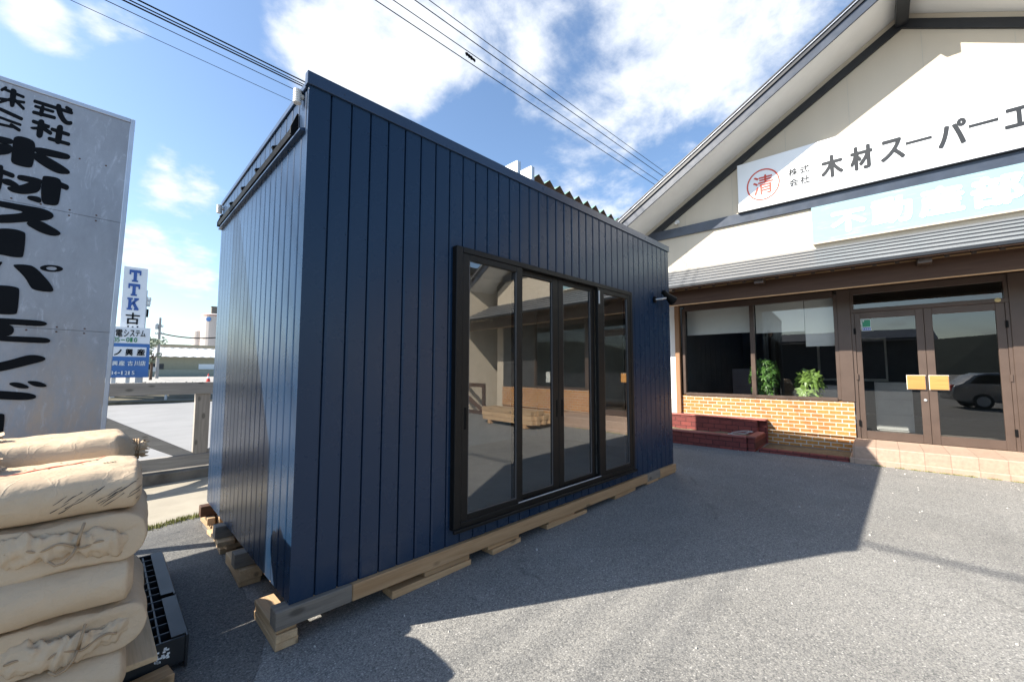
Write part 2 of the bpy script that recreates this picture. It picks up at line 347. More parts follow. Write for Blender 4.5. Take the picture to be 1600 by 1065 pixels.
# ------------------------------------------------------------------ mesh helpers
class MB:
    def __init__(self): self.v = []; self.f = []
    def add(self, vs, fs):
        o = len(self.v); self.v += [tuple(x) for x in vs]; self.f += [tuple(i + o for i in f) for f in fs]; return self
    def box(self, x0, x1, y0, y1, z0, z1):
        return self.add([(x0, y0, z0), (x1, y0, z0), (x1, y1, z0), (x0, y1, z0), (x0, y0, z1), (x1, y0, z1), (x1, y1, z1), (x0, y1, z1)],
                 [(0, 3, 2, 1), (4, 5, 6, 7), (0, 1, 5, 4), (1, 2, 6, 5), (2, 3, 7, 6), (3, 0, 4, 7)])
    def bar(self, p, q, w, h, up=(0, 0, 1)):
        p = Vector(p); q = Vector(q); d = (q - p).normalized(); u = Vector(up); s = d.cross(u).normalized(); u = s.cross(d)
        vs = [c + s * a * w / 2 + u * b * h / 2 for c in (p, q) for a, b in ((-1, -1), (1, -1), (1, 1), (-1, 1))]
        return self.add(vs, [(0, 1, 2, 3), (7, 6, 5, 4), (0, 4, 5, 1), (1, 5, 6, 2), (2, 6, 7, 3), (3, 7, 4, 0)])
    def prism(self, pts, fn, a, b):
        """polygon pts (2D) swept from a to b; fn(p, t) gives 3D"""
        n = len(pts)
        vs = [fn(p, a) for p in pts] + [fn(p, b) for p in pts]
        return self.add(vs, [tuple(range(n)), tuple(range(2 * n - 1, n - 1, -1))] + [(i, i + n, (i + 1) % n + n, (i + 1) % n) for i in range(n)])
    def tube(self, pts, r, n=8, r2=None, cap=True):
        pts = [Vector(p) for p in pts]; N = len(pts); vs = []
        for i, p in enumerate(pts):
            d = (pts[min(i + 1, N - 1)] - pts[max(i - 1, 0)]).normalized()
            a = d.orthogonal().normalized() if abs(d.z) > .9 else d.cross(Vector((0, 0, 1))).normalized()
            b = d.cross(a); rr = r if r2 is None else r + (r2 - r) * i / (N - 1)
            vs += [p + (a * math.cos(2 * math.pi * k / n) + b * math.sin(2 * math.pi * k / n)) * rr for k in range(n)]
        fs = [(i * n + k, i * n + (k + 1) % n, (i + 1) * n + (k + 1) % n, (i + 1) * n + k) for i in range(N - 1) for k in range(n)]
        if cap: fs += [tuple(range(n - 1, -1, -1)), tuple((N - 1) * n + k for k in range(n))]
        return self.add(vs, fs)
    def lathe(self, prof, n=20, c=(0, 0, 0), axis=Vector((0, 0, 1))):
        axis = Vector(axis).normalized(); a = axis.orthogonal().normalized(); b = axis.cross(a); c = Vector(c)
        vs = [c + axis * z + (a * math.cos(2 * math.pi * k / n) + b * math.sin(2 * math.pi * k / n)) * r for r, z in prof for k in range(n)]
        m = len(prof)
        fs = [(i * n + k, i * n + (k + 1) % n, (i + 1) * n + (k + 1) % n, (i + 1) * n + k) for i in range(m - 1) for k in range(n)]
        fs += [tuple(range(n - 1, -1, -1)), tuple((m - 1) * n + k for k in range(n))]
        return self.add(vs, fs)
    def build(self, name, m, parent=None, smooth=False, bevel=0, seg=1, recalc=True):
        me = bpy.data.meshes.new(name); me.from_pydata(self.v, [], self.f)
        if recalc:
            bm = bmesh.new(); bm.from_mesh(me); bmesh.ops.recalc_face_normals(bm, faces=bm.faces); bm.to_mesh(me); bm.free()
        me.materials.append(m)
        o = bpy.data.objects.new(name, me); col.objects.link(o)
        if parent: o.parent = parent
        if smooth:
            for p in me.polygons: p.use_smooth = True
        if bevel:
            md = o.modifiers.new('bevel', 'BEVEL'); md.width = bevel; md.segments = seg; md.limit_method = 'ANGLE'; md.angle_limit = R(40)
        return o
def tag(o, label=None, cat=None, group=None, kind=None):
    if label: o['label'] = label
    if cat: o['category'] = cat
    if group: o['group'] = group
    if kind: o['kind'] = kind
    return o
def thing(name, label, cat, loc=(0, 0, 0), rz=0, group=None):
    o = bpy.data.objects.new(name, None); col.objects.link(o); o.location = loc; o.rotation_euler = (0, 0, rz); o.empty_display_size = .2
    return tag(o, label, cat, group)
def copy_tree(o, parent=None):
    c = o.copy(); col.objects.link(c); c.parent = parent
    for ch in list(o.children): copy_tree(ch, c)
    return c
def lot_z(x): return max(-.08, min(.02 * (x - .8), .16))

_txt = {}
def glyph(ch):
    """outline of one character as flat mesh data, scaled to a unit box"""
    if ch in _txt: return _txt[ch]
    c = bpy.data.curves.new('glyph', 'FONT'); c.body = ch; c.resolution_u = 3
    o = bpy.data.objects.new('glyph', c); col.objects.link(o)
    dg = bpy.context.evaluated_depsgraph_get(); dg.update()
    me = bpy.data.meshes.new_from_object(o.evaluated_get(dg))
    bm = bmesh.new(); bm.from_mesh(me); bmesh.ops.remove_doubles(bm, verts=bm.verts, dist=1e-5); bm.verts.index_update()
    xs = [v.co.x for v in bm.verts]; ys = [v.co.y for v in bm.verts]; x0, x1, y0, y1 = min(xs), max(xs), min(ys), max(ys)
    vs = [((v.co.x - x0) / (x1 - x0), (v.co.y - y0) / max(1e-6, y1 - y0)) for v in bm.verts]
    fs = [tuple(v.index for v in f.verts) for f in bm.faces]
    bm.free(); bpy.data.objects.remove(o); bpy.data.curves.remove(c); bpy.data.meshes.remove(me)
    _txt[ch] = (vs, fs)
    return _txt[ch]
def put_glyph(mb, ch, a0, a1, b0, b1, fn, bold=0, depth=.004):
    """character filling the rectangle a0..a1 x b0..b1 of a sign face; fn(a, b, d) gives 3D, d = height off the face"""
    vs, fs = glyph(ch); w = bold * (b1 - b0) if b1 - b0 > .08 else 0; w = max(w, 0); n = 0
    sh = [(0, 0)] if w == 0 else [(0, 0)] + [(math.cos(k * .785) * w, math.sin(k * .785) * w) for k in range(8)]
    for i, (sx, sy) in enumerate(sh):
        mb.add([fn(a0 + w + x * (a1 - a0 - 2 * w) + sx, b0 + w + y * (b1 - b0 - 2 * w) + sy, depth + i * depth * .06) for x, y in vs], fs)

# ------------------------------------------------------------------ ground, road and far land
def grid(name, m, x0, x1, y0, y1, nx, ny, zf, kind='structure'):
    mb = MB(); vs = [(x0 + (x1 - x0) * i / nx, y0 + (y1 - y0) * j / ny) for j in range(ny + 1) for i in range(nx + 1)]
    mb.add([(x, y, zf(x, y)) for x, y in vs], [(j * (nx + 1) + i, j * (nx + 1) + i + 1, (j + 1) * (nx + 1) + i + 1, (j + 1) * (nx + 1) + i) for j in range(ny) for i in range(nx)])
    return tag(mb.build(name, m, recalc=False), kind=kind)
def sheet(name, m, poly, z, th=0):
    mb = MB(); mb.add([(x, y, lot_z(x) + z) for x, y in poly], [tuple(range(len(poly)))]); return tag(mb.build(name, m, recalc=False), kind='structure')
xs = [-400, -60, -20, -3.2, .8, 3, 5, 7, 8.8, 20, 60, 400]
mb = MB(); ys_ = [-400, -40, -8, 0, 3, 6, 9, 14, 24, 60, 500]
mb.add([(x, y, lot_z(x)) for y in ys_ for x in xs], [(j * len(xs) + i, j * len(xs) + i + 1, (j + 1) * len(xs) + i + 1, (j + 1) * len(xs) + i) for j in range(len(ys_) - 1) for i in range(len(xs) - 1)])
tag(mb.build('ground', M['asphalt'], recalc=False), kind='structure')
def strip(name, m, ya, yb, z, xa=-12, xb=8.5):
    xs2 = [xa, -3.2, .8, 3, xb]; mb = MB()
    vs = [(x, ya(x), lot_z(x) + z) for x in xs2] + [(x, yb(x), lot_z(x) + z) for x in xs2]; n = len(xs2)
    mb.add(vs, [(i, i + 1, n + i + 1, n + i) for i in range(n - 1)]); return tag(mb.build(name, m, recalc=False), kind='structure')
edge = lambda x: 5.10 + .23 * (x - .385)
strip('concrete_apron', M['sand_conc'], edge, lambda x: 6.95, .006, -12, 3.2)
strip('road', M['road'], lambda x: 7.2, lambda x: 23.9 - .35 * x, .004, -60, 8.5)
# raised kerb wall under the fence
mb = MB(); mb.box(-7, 4.2, 6.93, 7.2, -.1, .135)
tag(mb.build('concrete_kerb', M['old_concrete'], bevel=.012), 'low stained concrete kerb wall under the grey timber fence', 'kerb')
# an older, darker strip of paving between the pallet and the cabin
_e = [(.74 + .05 * noise.noise((k * .45, 1.3, 0)), 5.2 - k * .13) for k in range(20)] + [(.70 - .045 * k + .03 * noise.noise((k * .8, 7, 0)), 2.6 - k * .11) for k in range(1, 12)]
_w = [(-3.1, y) for x, y in _e]
mb = MB(); n = len(_e); mb.add([(x, y, lot_z(x) + .004) for x, y in _e] + [(x, y, lot_z(x) + .004) for x, y in _w], [(i, i + 1, n + i + 1, n + i) for i in range(n - 1)])
tag(mb.build('asphalt_patch', M['old_asphalt'], recalc=False), kind='structure')
# moss and grass
def blades(name, spots, h, n, m, label):
    mb = MB()
    for k in range(n):
        x, y, z, s = spots(k); a = random.random() * 6.28; w = random.uniform(.003, .007) * s; hh = h * random.uniform(.3, 1) * s; l = random.uniform(-.6, .6) * hh
        dx, dy = math.cos(a) * w, math.sin(a) * w
        mb.add([(x - dx, y - dy, z), (x + dx, y + dy, z), (x + dy * 40 * l + dx * .3, y - dx * 40 * l, z + hh)], [(0, 1, 2)])
    return tag(mb.build(name, m, recalc=False), label, 'grass', kind='stuff')
def gspot(k):
    x = random.uniform(-2.6, 1.0); y = edge(x) + random.gauss(0, .035) ; return x, y, lot_z(x), 1
M['grass'] = paint('dry_grass', (.20, .21, .055), .8, var=.5, vs_=30)
blades('grass_strip', gspot, .045, 5200, M['grass'], 'thin strip of yellow green grass in the joint between asphalt and concrete')

M['grit'] = paint('loose_grit', (.42, .40, .37), .9, var=.4, vs_=60)
mb = MB()
for k in range(420):
    if k < 300: x, y = random.uniform(-.5, 7.2), random.uniform(-1.6, 3.2)
    else: x, y = random.uniform(7.3, 7.62), random.uniform(-1.5, 2.4)
    s_ = random.uniform(.0025, .008) * (1 if k % 9 else 1.5); a = random.random() * 6.28
    P = [(math.cos(a + q * 1.571) * s_ * random.uniform(.6, 1.2), math.sin(a + q * 1.571) * s_ * random.uniform(.6, 1.2)) for q in range(4)]; z = lot_z(x)
    mb.add([(x + p, y + q, z) for p, q in P] + [(x + p * .5, y + q * .5, z + s_) for p, q in P], [(0, 1, 5, 4), (1, 2, 6, 5), (2, 3, 7, 6), (3, 0, 4, 7), (4, 5, 6, 7)])
tag(mb.build('loose_grit', M['grit']), 'scattered crumbs of pale grit on the asphalt', 'grit', kind='stuff')
# far side of the road: bank, raised yard, guard rail
bank = lambda x: 23.9 - .35 * x
mb = MB()
for i in range(12):
    xa, xb = -20 + i * 3.2, -20 + (i + 1) * 3.2
    p = lambda x, o, z: (x, bank(x) + o, z)
    for (o1, z1), (o2, z2) in (((0, 0), (0, .12)), ((0, .12), (.9, .16)), ((.9, .16), (2.2, .55))):
        mb.add([p(xa, o1, z1), p(xb, o1, z1), p(xb, o2, z2), p(xa, o2, z2)], [(0, 1, 2, 3)])
M['bank'] = paint('verge_bank', (.10, .09, .06), .95, var=.5, vs_=1.5)
tag(mb.build('verge_bank', M['bank'], recalc=False), kind='structure')
M['yard'] = paint('gravel_yard', (.30, .285, .26), .95, var=.15, vs_=.3)
mb = MB(); mb.add([(-60, bank(-60) + 2.2, .55), (24, bank(24) + 2.2, .55), (60, 300, .55), (-90, 300, .55)], [(0, 1, 2, 3)])
tag(mb.build('gravel_yard', M['yard'], recalc=False), kind='structure')
gr = thing('guard_rail', 'long low pale guard rail on the far side of the road under the blue signs', 'guard rail', (0, bank(0) + .5, .12))
mb = MB(); mb.bar((-9, 3.15, .32), (9, -3.15, .32), .05, .14); mb.build('rail', M['galv'], gr)
for i in range(9):
    x = -8 + i * 2; mb = MB(); mb.tube([(x, -.35 * x, 0), (x, -.35 * x, .34)], .05); mb.build('post', M['galv'], gr)
def hedge(name, pts, h, w, n, m, label, cat='hedge'):
    mb = MB()
    for k in range(n):
        t = random.random(); x = pts[0][0] + t * (pts[1][0] - pts[0][0]); y = pts[0][1] + t * (pts[1][1] - pts[0][1]) + random.gauss(0, w / 2)
        z = pts[0][2] + random.random() * h * random.uniform(.6, 1); s = random.uniform(.05, .12); a = Vector((random.gauss(0, 1), random.gauss(0, 1), random.gauss(0, 1))).normalized(); b = a.orthogonal().normalized() * s
        c = a.cross(b).normalized() * s * .7; p = Vector((x, y, z)); mb.add([p - b, p + c, p + b, p - c], [(0, 1, 2, 3)])
    return tag(mb.build(name, m, recalc=False), label, cat)
hedge('clipped_hedge', ((-6, 27.6, .5), (9, 25.4, .5)), .33, .6, 9000, M['hedge'], 'dark low hedge along the yard behind the far guard rail', 'hedge')

# ------------------------------------------------------------------ the navy cabin
CX, CY, CL, CW, CB, CT = .760, 2.438, 4.748, 2.447, .208, 3.185
cab = thing('prefab_cabin', 'navy blue metal clad flat roofed cabin standing on timber bearers', 'cabin', (CX, CY, 0))
def siding(mb, a0, a1, z0, z1, fn, first, pitch=.1255, hw=.0068, dp=.016):
    prof = [(a0, 0)]; k = math.ceil((a0 + .02 - first) / pitch); g = first + k * pitch
    while g < a1 - .02:
        prof += [(g - hw, 0), (g - hw + .002, -dp), (g + hw - .004, -dp), (g + hw - .001, -.002), (g + hw + .012, 0)]; g += pitch
    prof.append((a1, 0)); n = len(prof)
    return mb.add([fn(a, d, z0) for a, d in prof] + [fn(a, d, z1) for a, d in prof], [(i, i + 1, n + i + 1, n + i) for i in range(n - 1)])
FF = lambda a, d, z: (a, -d, z)
FL = lambda a, d, z: (-d, a, z)
FR = lambda a, d, z: (CL + d, a, z)
FB = lambda a, d, z: (a, CW + d, z)
DX0, DX1, DZ0, DZ1 = 1.042, 3.629, .317, 2.378
mb = MB()
siding(mb, 0, DX0 + .02, CB, 3.12, FF, .129); siding(mb, DX1 - .02, CL, CB, 3.12, FF, .129)
siding(mb, DX0 + .02, DX1 - .02, CB, DZ0 + .02, FF, .129); siding(mb, DX0 + .02, DX1 - .02, DZ1 - .02, 3.12, FF, .129)
for k in range(37):
    x = .129 + k * .1255 - .016
    for z in (.33, .95, 1.62, 2.28, 2.95):
        if DX0 - .03 < x < DX1 + .03 and DZ0 - .05 < z < DZ1 + .05: continue
        z += random.uniform(-.02, .02); mb.lathe([(.0042, 0), (.0034, .003), (.001, .004)], 6, (x, 0, z), (0, -1, 0))   # screw heads beside the joints
mb.build('front_wall', M['navy'], cab, recalc=False)
mb = MB(); siding(mb, 0, CW, CB, 2.86, FL, .095 + .0); siding(mb, 0, CW, 2.86, 3.11, FL, .160, .125, .009, .022); mb.build('end_wall', M['navy'], cab, recalc=False)
mb = MB(); siding(mb, 0, CW, CB, 3.14, FR, .095); mb.build('end_wall', M['navy'], cab, recalc=False)
mb = MB(); siding(mb, 0, CL, CB, 3.14, FB, .129); mb.build('back_wall', M['navy'], cab, recalc=False)
mb = MB(); mb.box(-.014, CL + .014, -.014, .03, 3.108, CT)
for k in range(9): mb.lathe([(.0042, 0), (.0034, .003), (.001, .004)], 6, (.2 + k * .55, -.014, 3.14), (0, -1, 0))
mb.build('parapet_flashing', M['navy_trim'], cab, bevel=.003)
mb = MB(); mb.box(-.012, 0, .03, CW + .01, 3.098, 3.135); mb.build('eave_flashing', M['navy_trim'], cab, bevel=.003)
mb = MB(); mb.prism([(0, 2.868), (-.028, 2.856), (-.028, 2.846), (0, 2.846)], lambda p, t: (p[0], t, p[1]), .045, CW); mb.build('drip_flashing', M['navy_trim'], cab)
mb = MB(); mb.add([(0, .03, 3.13), (CL, .03, 3.17), (CL, CW, 3.17), (0, CW, 3.13)], [(0, 1, 2, 3)]); mb.build('roof', M['navy_trim'], cab)
mb = MB(); mb.add([(0, 0, CB), (CL, 0, CB), (CL, CW, CB), (0, CW, CB)], [(0, 3, 2, 1)]); mb.build('underside', M['tan_wood'], cab)
# gutter along the end wall
g = MB(); ya, yb = .17, 2.415
g.prism([(-.002, 2.912), (-.003, 2.873), (-.034, 2.870), (-.041, 2.904), (-.037, 2.904), (-.031, 2.877), (-.008, 2.879), (-.006, 2.912)], lambda p, t: (p[0], t, p[1]), ya, yb)
gut = g.build('gutter', M['black_metal'], cab)
for y0_ in (ya, yb):
    g = MB(); g.prism([(-.003, 3.00), (-.003, 2.866), (-.044, 2.866), (-.044, 2.91), (-.012, 3.00)], lambda p, t: (p[0], t, p[1]), y0_ - .012, y0_ + .006); g.build('end_cap', M['black_metal'], gut)
for k in range(5):
    y0_ = .52 + k * .43; g = MB(); g.prism([(-.002, 2.955), (-.002, 2.94), (-.040, 2.900), (-.052, 2.925), (-.048, 2.93)], lambda p, t: (p[0], t, p[1]), y0_, y0_ + .022); g.build('bracket', M['black_metal'], gut)
for y0_, z0_ in ((.105, 3.03), (2.42, 3.005)):
    g = MB(); pr_ = []
    for k in range(6): pr_ += [(.020, k * .014), (.0235, k * .014 + .003), (.0235, k * .014 + .011), (.020, k * .014 + .013)]
    g.lathe(pr_, 14, (-.030, y0_, z0_)); g.tube([(-.03, y0_, z0_ + .05), (0, y0_, z0_ + .05)], .016, 10); g.build('vent_cap', M['white_plastic'], cab, smooth=False)
M['bead'] = paint('glazing_bead', (.10, .10, .105), .35, metal=.3)
# sliding glazed door: frame, four leaves
fr = MB(); y0_, y1_ = -.052, .05
fr.box(DX0, DX0 + .062, y0_, y1_, DZ0, DZ1); fr.box(DX1 - .045, DX1, y0_, y1_, DZ0, DZ1); fr.box(DX0 + .062, DX1 - .045, y0_, y1_, DZ1 - .045, DZ1); fr.box(DX0 + .062, DX1 - .045, y0_, y1_, DZ0, DZ0 + .05)
frame = fr.build('door_frame', M['black_frame'], cab, bevel=.004)
t_ = MB(); t_.box(1.70, 2.92, -.050, -.044, DZ0 + .052, DZ0 + .060); t_.build('sill_track', M['aluminium'], frame)
t_ = MB(); t_.box(DX0 - .012, DX1 + .012, -.075, -.052, DZ0 - .012, DZ0 + .012); t_.build('sill', M['black_frame'], frame, bevel=.004)
def leaf(x0, x1, gx0, gx1, y, gz0=.41, gz1=2.285, handle=None):
    z0, z1 = DZ0 + .05, DZ1 - .045
    m = MB(); m.box(x0, gx0, y, y + .036, z0, z1); m.box(gx1, x1, y, y + .036, z0, z1); m.box(gx0, gx1, y, y + .036, z0, gz0); m.box(gx0, gx1, y, y + .036, gz1, z1)
    lf = m.build('sliding_leaf', M['black_frame'], cab, bevel=.003)
    m = MB(); m.add([(gx0, y + .016, gz0), (gx1, y + .016, gz0), (gx1, y + .016, gz1), (gx0, y + .016, gz1)], [(0, 1, 2, 3)]); m.build('glass', M['glass'], lf, recalc=False)
    m = MB()
    for a, b, c, d in ((gx0, gx0 + .006, gz0, gz1), (gx1 - .006, gx1, gz0, gz1), (gx0 + .006, gx1 - .006, gz0, gz0 + .006)): m.box(a, b, y + .004, y + .014, c, d)
    m.build('glazing_bead', M['bead'], lf)
    if handle:
        m = MB(); m.box(handle - .009, handle + .009, y - .002, y + .004, 1.02, 1.18); m.build('handle', M['black_metal'], lf, bevel=.002)
        m = MB(); m.box(handle + .010, handle + .014, y - .004, y + .002, 1.02, 1.18); m.build('handle_edge', M['black_frame'], lf)
leaf(DX0 + .062, 1.752, 1.17, 1.681, -.046, handle=1.137)
leaf(1.69, 2.288, 1.766, 2.204, -.004, handle=2.256)
leaf(2.292, 2.90, 2.367, 2.83, -.004, handle=2.335)
leaf(2.905, DX1 - .045, 3.023, 3.519, -.046)
m = MB(); m.box(2.915, 2.935, -.056, -.046, 2.16, 2.30); m.build('latch', M['galv'], frame, bevel=.002)
# dark interior
i0, i1, j0, j1, k0, k1 = .09, CL - .09, .06, CW - .08, .335, 2.9
m = MB()
m.add([(i0, j1, k0), (i1, j1, k0), (i1, j1, k1), (i0, j1, k1)], [(0, 1, 2, 3)]); m.add([(i0, j0, k0), (i0, j1, k0), (i0, j1, k1), (i0, j0, k1)], [(0, 1, 2, 3)]); m.add([(i1, j0, k0), (i1, j1, k0), (i1, j1, k1), (i1, j0, k1)], [(0, 1, 2, 3)])
m.add([(i0, j0, k1), (i1, j0, k1), (i1, j1, k1), (i0, j1, k1)], [(0, 1, 2, 3)])
for a, b, c, d in ((i0, DX0 + .04, k0, k1), (DX1 - .04, i1, k0, k1), (DX0 + .04, DX1 - .04, DZ1 - .03, k1)): m.add([(a, j0, c), (b, j0, c), (b, j0, d), (a, j0, d)], [(0, 1, 2, 3)])
m.build('inner_lining', M['cabin_lining'], cab, recalc=False)
m = MB(); m.add([(i0, j0 - .02, k0), (i1, j0 - .02, k0), (i1, j1, k0), (i0, j1, k0)], [(0, 1, 2, 3)]); m.build('inner_floor', M['cabin_floor'], cab, recalc=False)
# spotlight
sp = MB(); sp.lathe([(.042, 0), (.042, .018), (.03, .026)], 16, (4.296, -.001, 2.38), (0, -1, 0)); spot = sp.build('spotlight', M['black_metal'], cab)
s = MB(); s.tube([(4.296, -.02, 2.38), (4.33, -.09, 2.385), (4.42, -.105, 2.405)], .012); s.build('arm', M['galv'], spot)
ax = Vector((.20, -.075, -.135)).normalized(); c0 = Vector((4.395, -.09, 2.475))
s = MB(); s.lathe([(.030, -.02), (.034, 0), (.036, .05), (.05, .12), (.062, .17), (.064, .185), (.058, .186), (.055, .165)], 20, c0, ax); s.build('lamp_head', M['black_metal'], spot, smooth=True)
s = MB(); s.lathe([(.001, .168), (.055, .168), (.055, .170), (.001, .174)], 20, c0, ax); s.build('lens', M['lens'], spot)
# a blue tape roll and loose sheet left on the floor inside
t = thing('tape_roll', 'small blue roll lying on the cabin floor behind the left pane', 'tape roll', (CX + 1.22, CY + .16, .337))
m = MB(); m.lathe([(.05, 0), (.05, .05), (.036, .05), (.036, 0)], 20); m.build('tape', paint('blue_tape', (.02, .16, .40), .5), t)
m = MB(); m.lathe([(.0355, .002), (.0355, .048), (.03, .048), (.03, .002)], 20); m.build('core', M['tan_wood'], t)

# ------------------------------------------------------------------ timber bearers and packing blocks
def block(name, label, cat, x0, x1, y0, y1, z0, z1, m, rz=0, group=None, bevel=.003):
    cx, cy = (x0 + x1) / 2, (y0 + y1) / 2
    b = MB(); b.box(x0 - cx, x1 - cx, y0 - cy, y1 - cy, 0, z1 - z0); o = b.build(name, m, bevel=bevel); o.location = (cx, cy, z0); o.rotation_euler = (0, 0, R(rz))
    return tag(o, label, cat, group)
GB = 'timber bearers under the cabin'
fb = thing('timber_bearer', 'front timber bearer under the long glazed side, weathered grey at its near end', 'timber beam', (.69, 2.455, .113), 0, GB)
m = MB(); m.box(0, .40, -.05, .05, 0, .094); m.build('beam_end', M['grey_wood_x'], fb, bevel=.004).__setitem__('label', 'weathered grey near end of the beam')
m = MB(); m.box(.402, 4.02, -.05, .05, -.001, .0935); m.build('beam', M['pale_wood_x'], fb, bevel=.004)
m = MB(); m.box(4.02, 4.36, -.046, .05, 0, .094); m.build('splice', M['grey_wood_x'], fb, bevel=.003)
m = MB(); m.box(4.362, 4.83, -.05, .05, .0, .094); m.build('beam', M['pale_wood_x'], fb, bevel=.004)
for (ya, mm, lb) in ((3.335, 'grey_wood_x', 'dark grey bearer end second from the near cabin corner'), (4.02, 'grey_wood_x', 'dark grey bearer end third from the near cabin corner'), (4.70, 'brown_wood', 'reddish brown bearer end at the far back cabin corner')):
    block('timber_bearer', lb, 'timber beam', .69, 5.5, ya, ya + .095, .115, .2075, M[mm], 0, GB)
GP = 'packing blocks under the cabin'
def pk(lb, x0, x1, y0, y1, z0, z1, mm='pale_wood_y', rz=0): return block('packing_block', lb, 'wood block', x0, x1, y0, y1, z0, z1, M[mm], rz, GP)
pk('bottom block of the pile under the near cabin corner', .700, .812, 2.43, 2.86, .0, .040)
pk('thick middle block with dark end grain in the near corner pile', .702, .808, 2.425, 2.85, .041, .082, 'pale_wood_y', -.8)
pk('pale top block directly under the weathered bearer end in the near corner pile', .697, .800, 2.44, 2.83, .083, .112, 'pale_wood_y', 1)
pk('bottom plank of the second pile along the cabin end', .722, .85, 3.30, 3.76, .0, .036, 'pale_wood_y', -2)
pk('thick top block of the second pile along the cabin end', .710, .845, 3.29, 3.70, .037, .112, 'pale_wood_y', 1)
pk('bottom block of the crooked third pile along the cabin end', .735, .842, 3.98, 4.5, .0, .040, 'pale_wood_y', -3)
pk('skewed middle board of the crooked third pile', .728, .85, 3.94, 4.45, .041, .075, 'pale_wood_y', 6)
pk('top board of the crooked third pile touching the dark bearer', .715, .83, 3.93, 4.4, .076, .112, 'pale_wood_y', -5)
pk('bottom block of the sunlit pile at the back cabin corner', .745, .87, 4.61, 5.02, .0, .050, 'pale_wood_y', 2)
pk('left upper piece of the sunlit pile at the back cabin corner', .740, .80, 4.63, 4.95, .051, .112, 'pale_wood_y', -3)
pk('right orange upper piece of the sunlit pile at the back cabin corner', .805, .86, 4.60, 4.95, .051, .110, 'pale_wood_y', 4)
def scrap(lb, x0, x1, y0, y1, h0, h1, rz=0): return block('packing_plank', lb, 'wood plank', x0, x1, y0, y1, lot_z((x0 + x1) / 2) + h0, lot_z((x0 + x1) / 2) + h1, M['pale_wood_x'], rz, GP)
scrap('long plank flat on the asphalt nearest under the front bearer', 1.36, 2.0, 2.43, 2.56, -.006, .042, 0)
scrap('short piece on top of the nearest long plank', 1.60, 1.985, 2.435, 2.55, .043, .092, 0)
scrap('lower of two short blocks under the left door edge', 2.20, 2.53, 2.425, 2.55, -.004, .036, 3)
scrap('upper of two short blocks under the left door edge', 2.17, 2.52, 2.44, 2.55, .037, .082, 1)
scrap('long lower plank under the middle of the door', 2.86, 3.46, 2.42, 2.56, -.004, .036, -1)
scrap('shorter upper plank under the middle of the door', 2.88, 3.27, 2.425, 2.55, .037, .069, 0)
scrap('thin plank under the right half of the door', 3.98, 4.45, 2.42, 2.56, -.004, .038, 1.5)
scrap('thin plank beneath the weathered splice of the bearer', 4.72, 5.02, 2.42, 2.56, -.004, .033, -1)
scrap('farthest thin plank at the right cabin corner', 5.05, 5.52, 2.42, 2.56, -.004, .024, 0)

# ------------------------------------------------------------------ the shop building
GO = Vector((8.70129, .81405, 0)); GA = R(-86.65)
_fu = Vector((math.cos(GA), math.sin(GA), 0)); _fw = Vector((-math.sin(GA), math.cos(GA), 0))
def fthing(name, label, cat, u=0, v=0, z=0, group=None): return thing(name, label, cat, GO + _fu * u - _fw * v + Vector((0, 0, z)), GA, group)
class FB_(MB):
    """facade mesh: u to the right, v out from the wall, z up; o is the origin of the thing it belongs to"""
    def __init__(self, o=(0, 0, 0)): super().__init__(); self.o = o
    def b(self, u0, u1, v0, v1, z0, z1): o = self.o; return self.box(u0 - o[0], u1 - o[0], -(v1 - o[1]), -(v0 - o[1]), z0 - o[2], z1 - o[2])
    def p(self, u, v, z): o = self.o; return (u - o[0], -(v - o[1]), z - o[2])
    def poly(self, pts, v0, v1): return self.prism(pts, lambda q, t: self.p(q[0], t, q[1]), v0, v1)
    def along(self, vz, u0, u1): return self.prism(vz, lambda q, t: self.p(t, q[0], q[1]), u0, u1)
shop = fthing('shop_building', 'cream gabled shop with dark trim, tiled pent roof and brown glass doors', 'building')
AP, SL, SR = .854, .613, .585               # apex and the two roof pitches
def roofz(u, off=0): return 7.162 + off - (SL * (AP - u) if u < AP else SR * (u - AP))
UL, UR, DEP = -4.0, 5.75, 8.0
f = FB_(); f.poly([(UL, 3.3), (UR, 3.3), (UR, roofz(UR)), (AP, roofz(AP)), (UL, roofz(UL))], -.12, 0); f.build('gable_wall', M['cream'], shop)
# faint vertical panel joints
for k in range(-4, 7):
    u = k * .91 + .15
    if UL < u < UR:
        a, b = 3.62, roofz(u) - .3
        if b > a: f = FB_(); f.b(u - .003, u + .003, .0, .0025, a, b); f.build('panel_joint', paint('joint', (.45, .42, .36), .8), shop)
f = FB_(); f.b(UL, UL + .12, -DEP, -.122, .1, roofz(UL) - .02); f.b(UR - .12, UR, -DEP, -.122, .1, roofz(UR) - .02); f.b(UL + .12, UR - .12, -DEP, -DEP + .1, .1, 4); f.build('side_wall', M['cream'], shop)
f = FB_(); f.b(UL, -2.86, -.12, 0, .1, 3.3); f.build('plain_wall', M['white_wall'], shop)
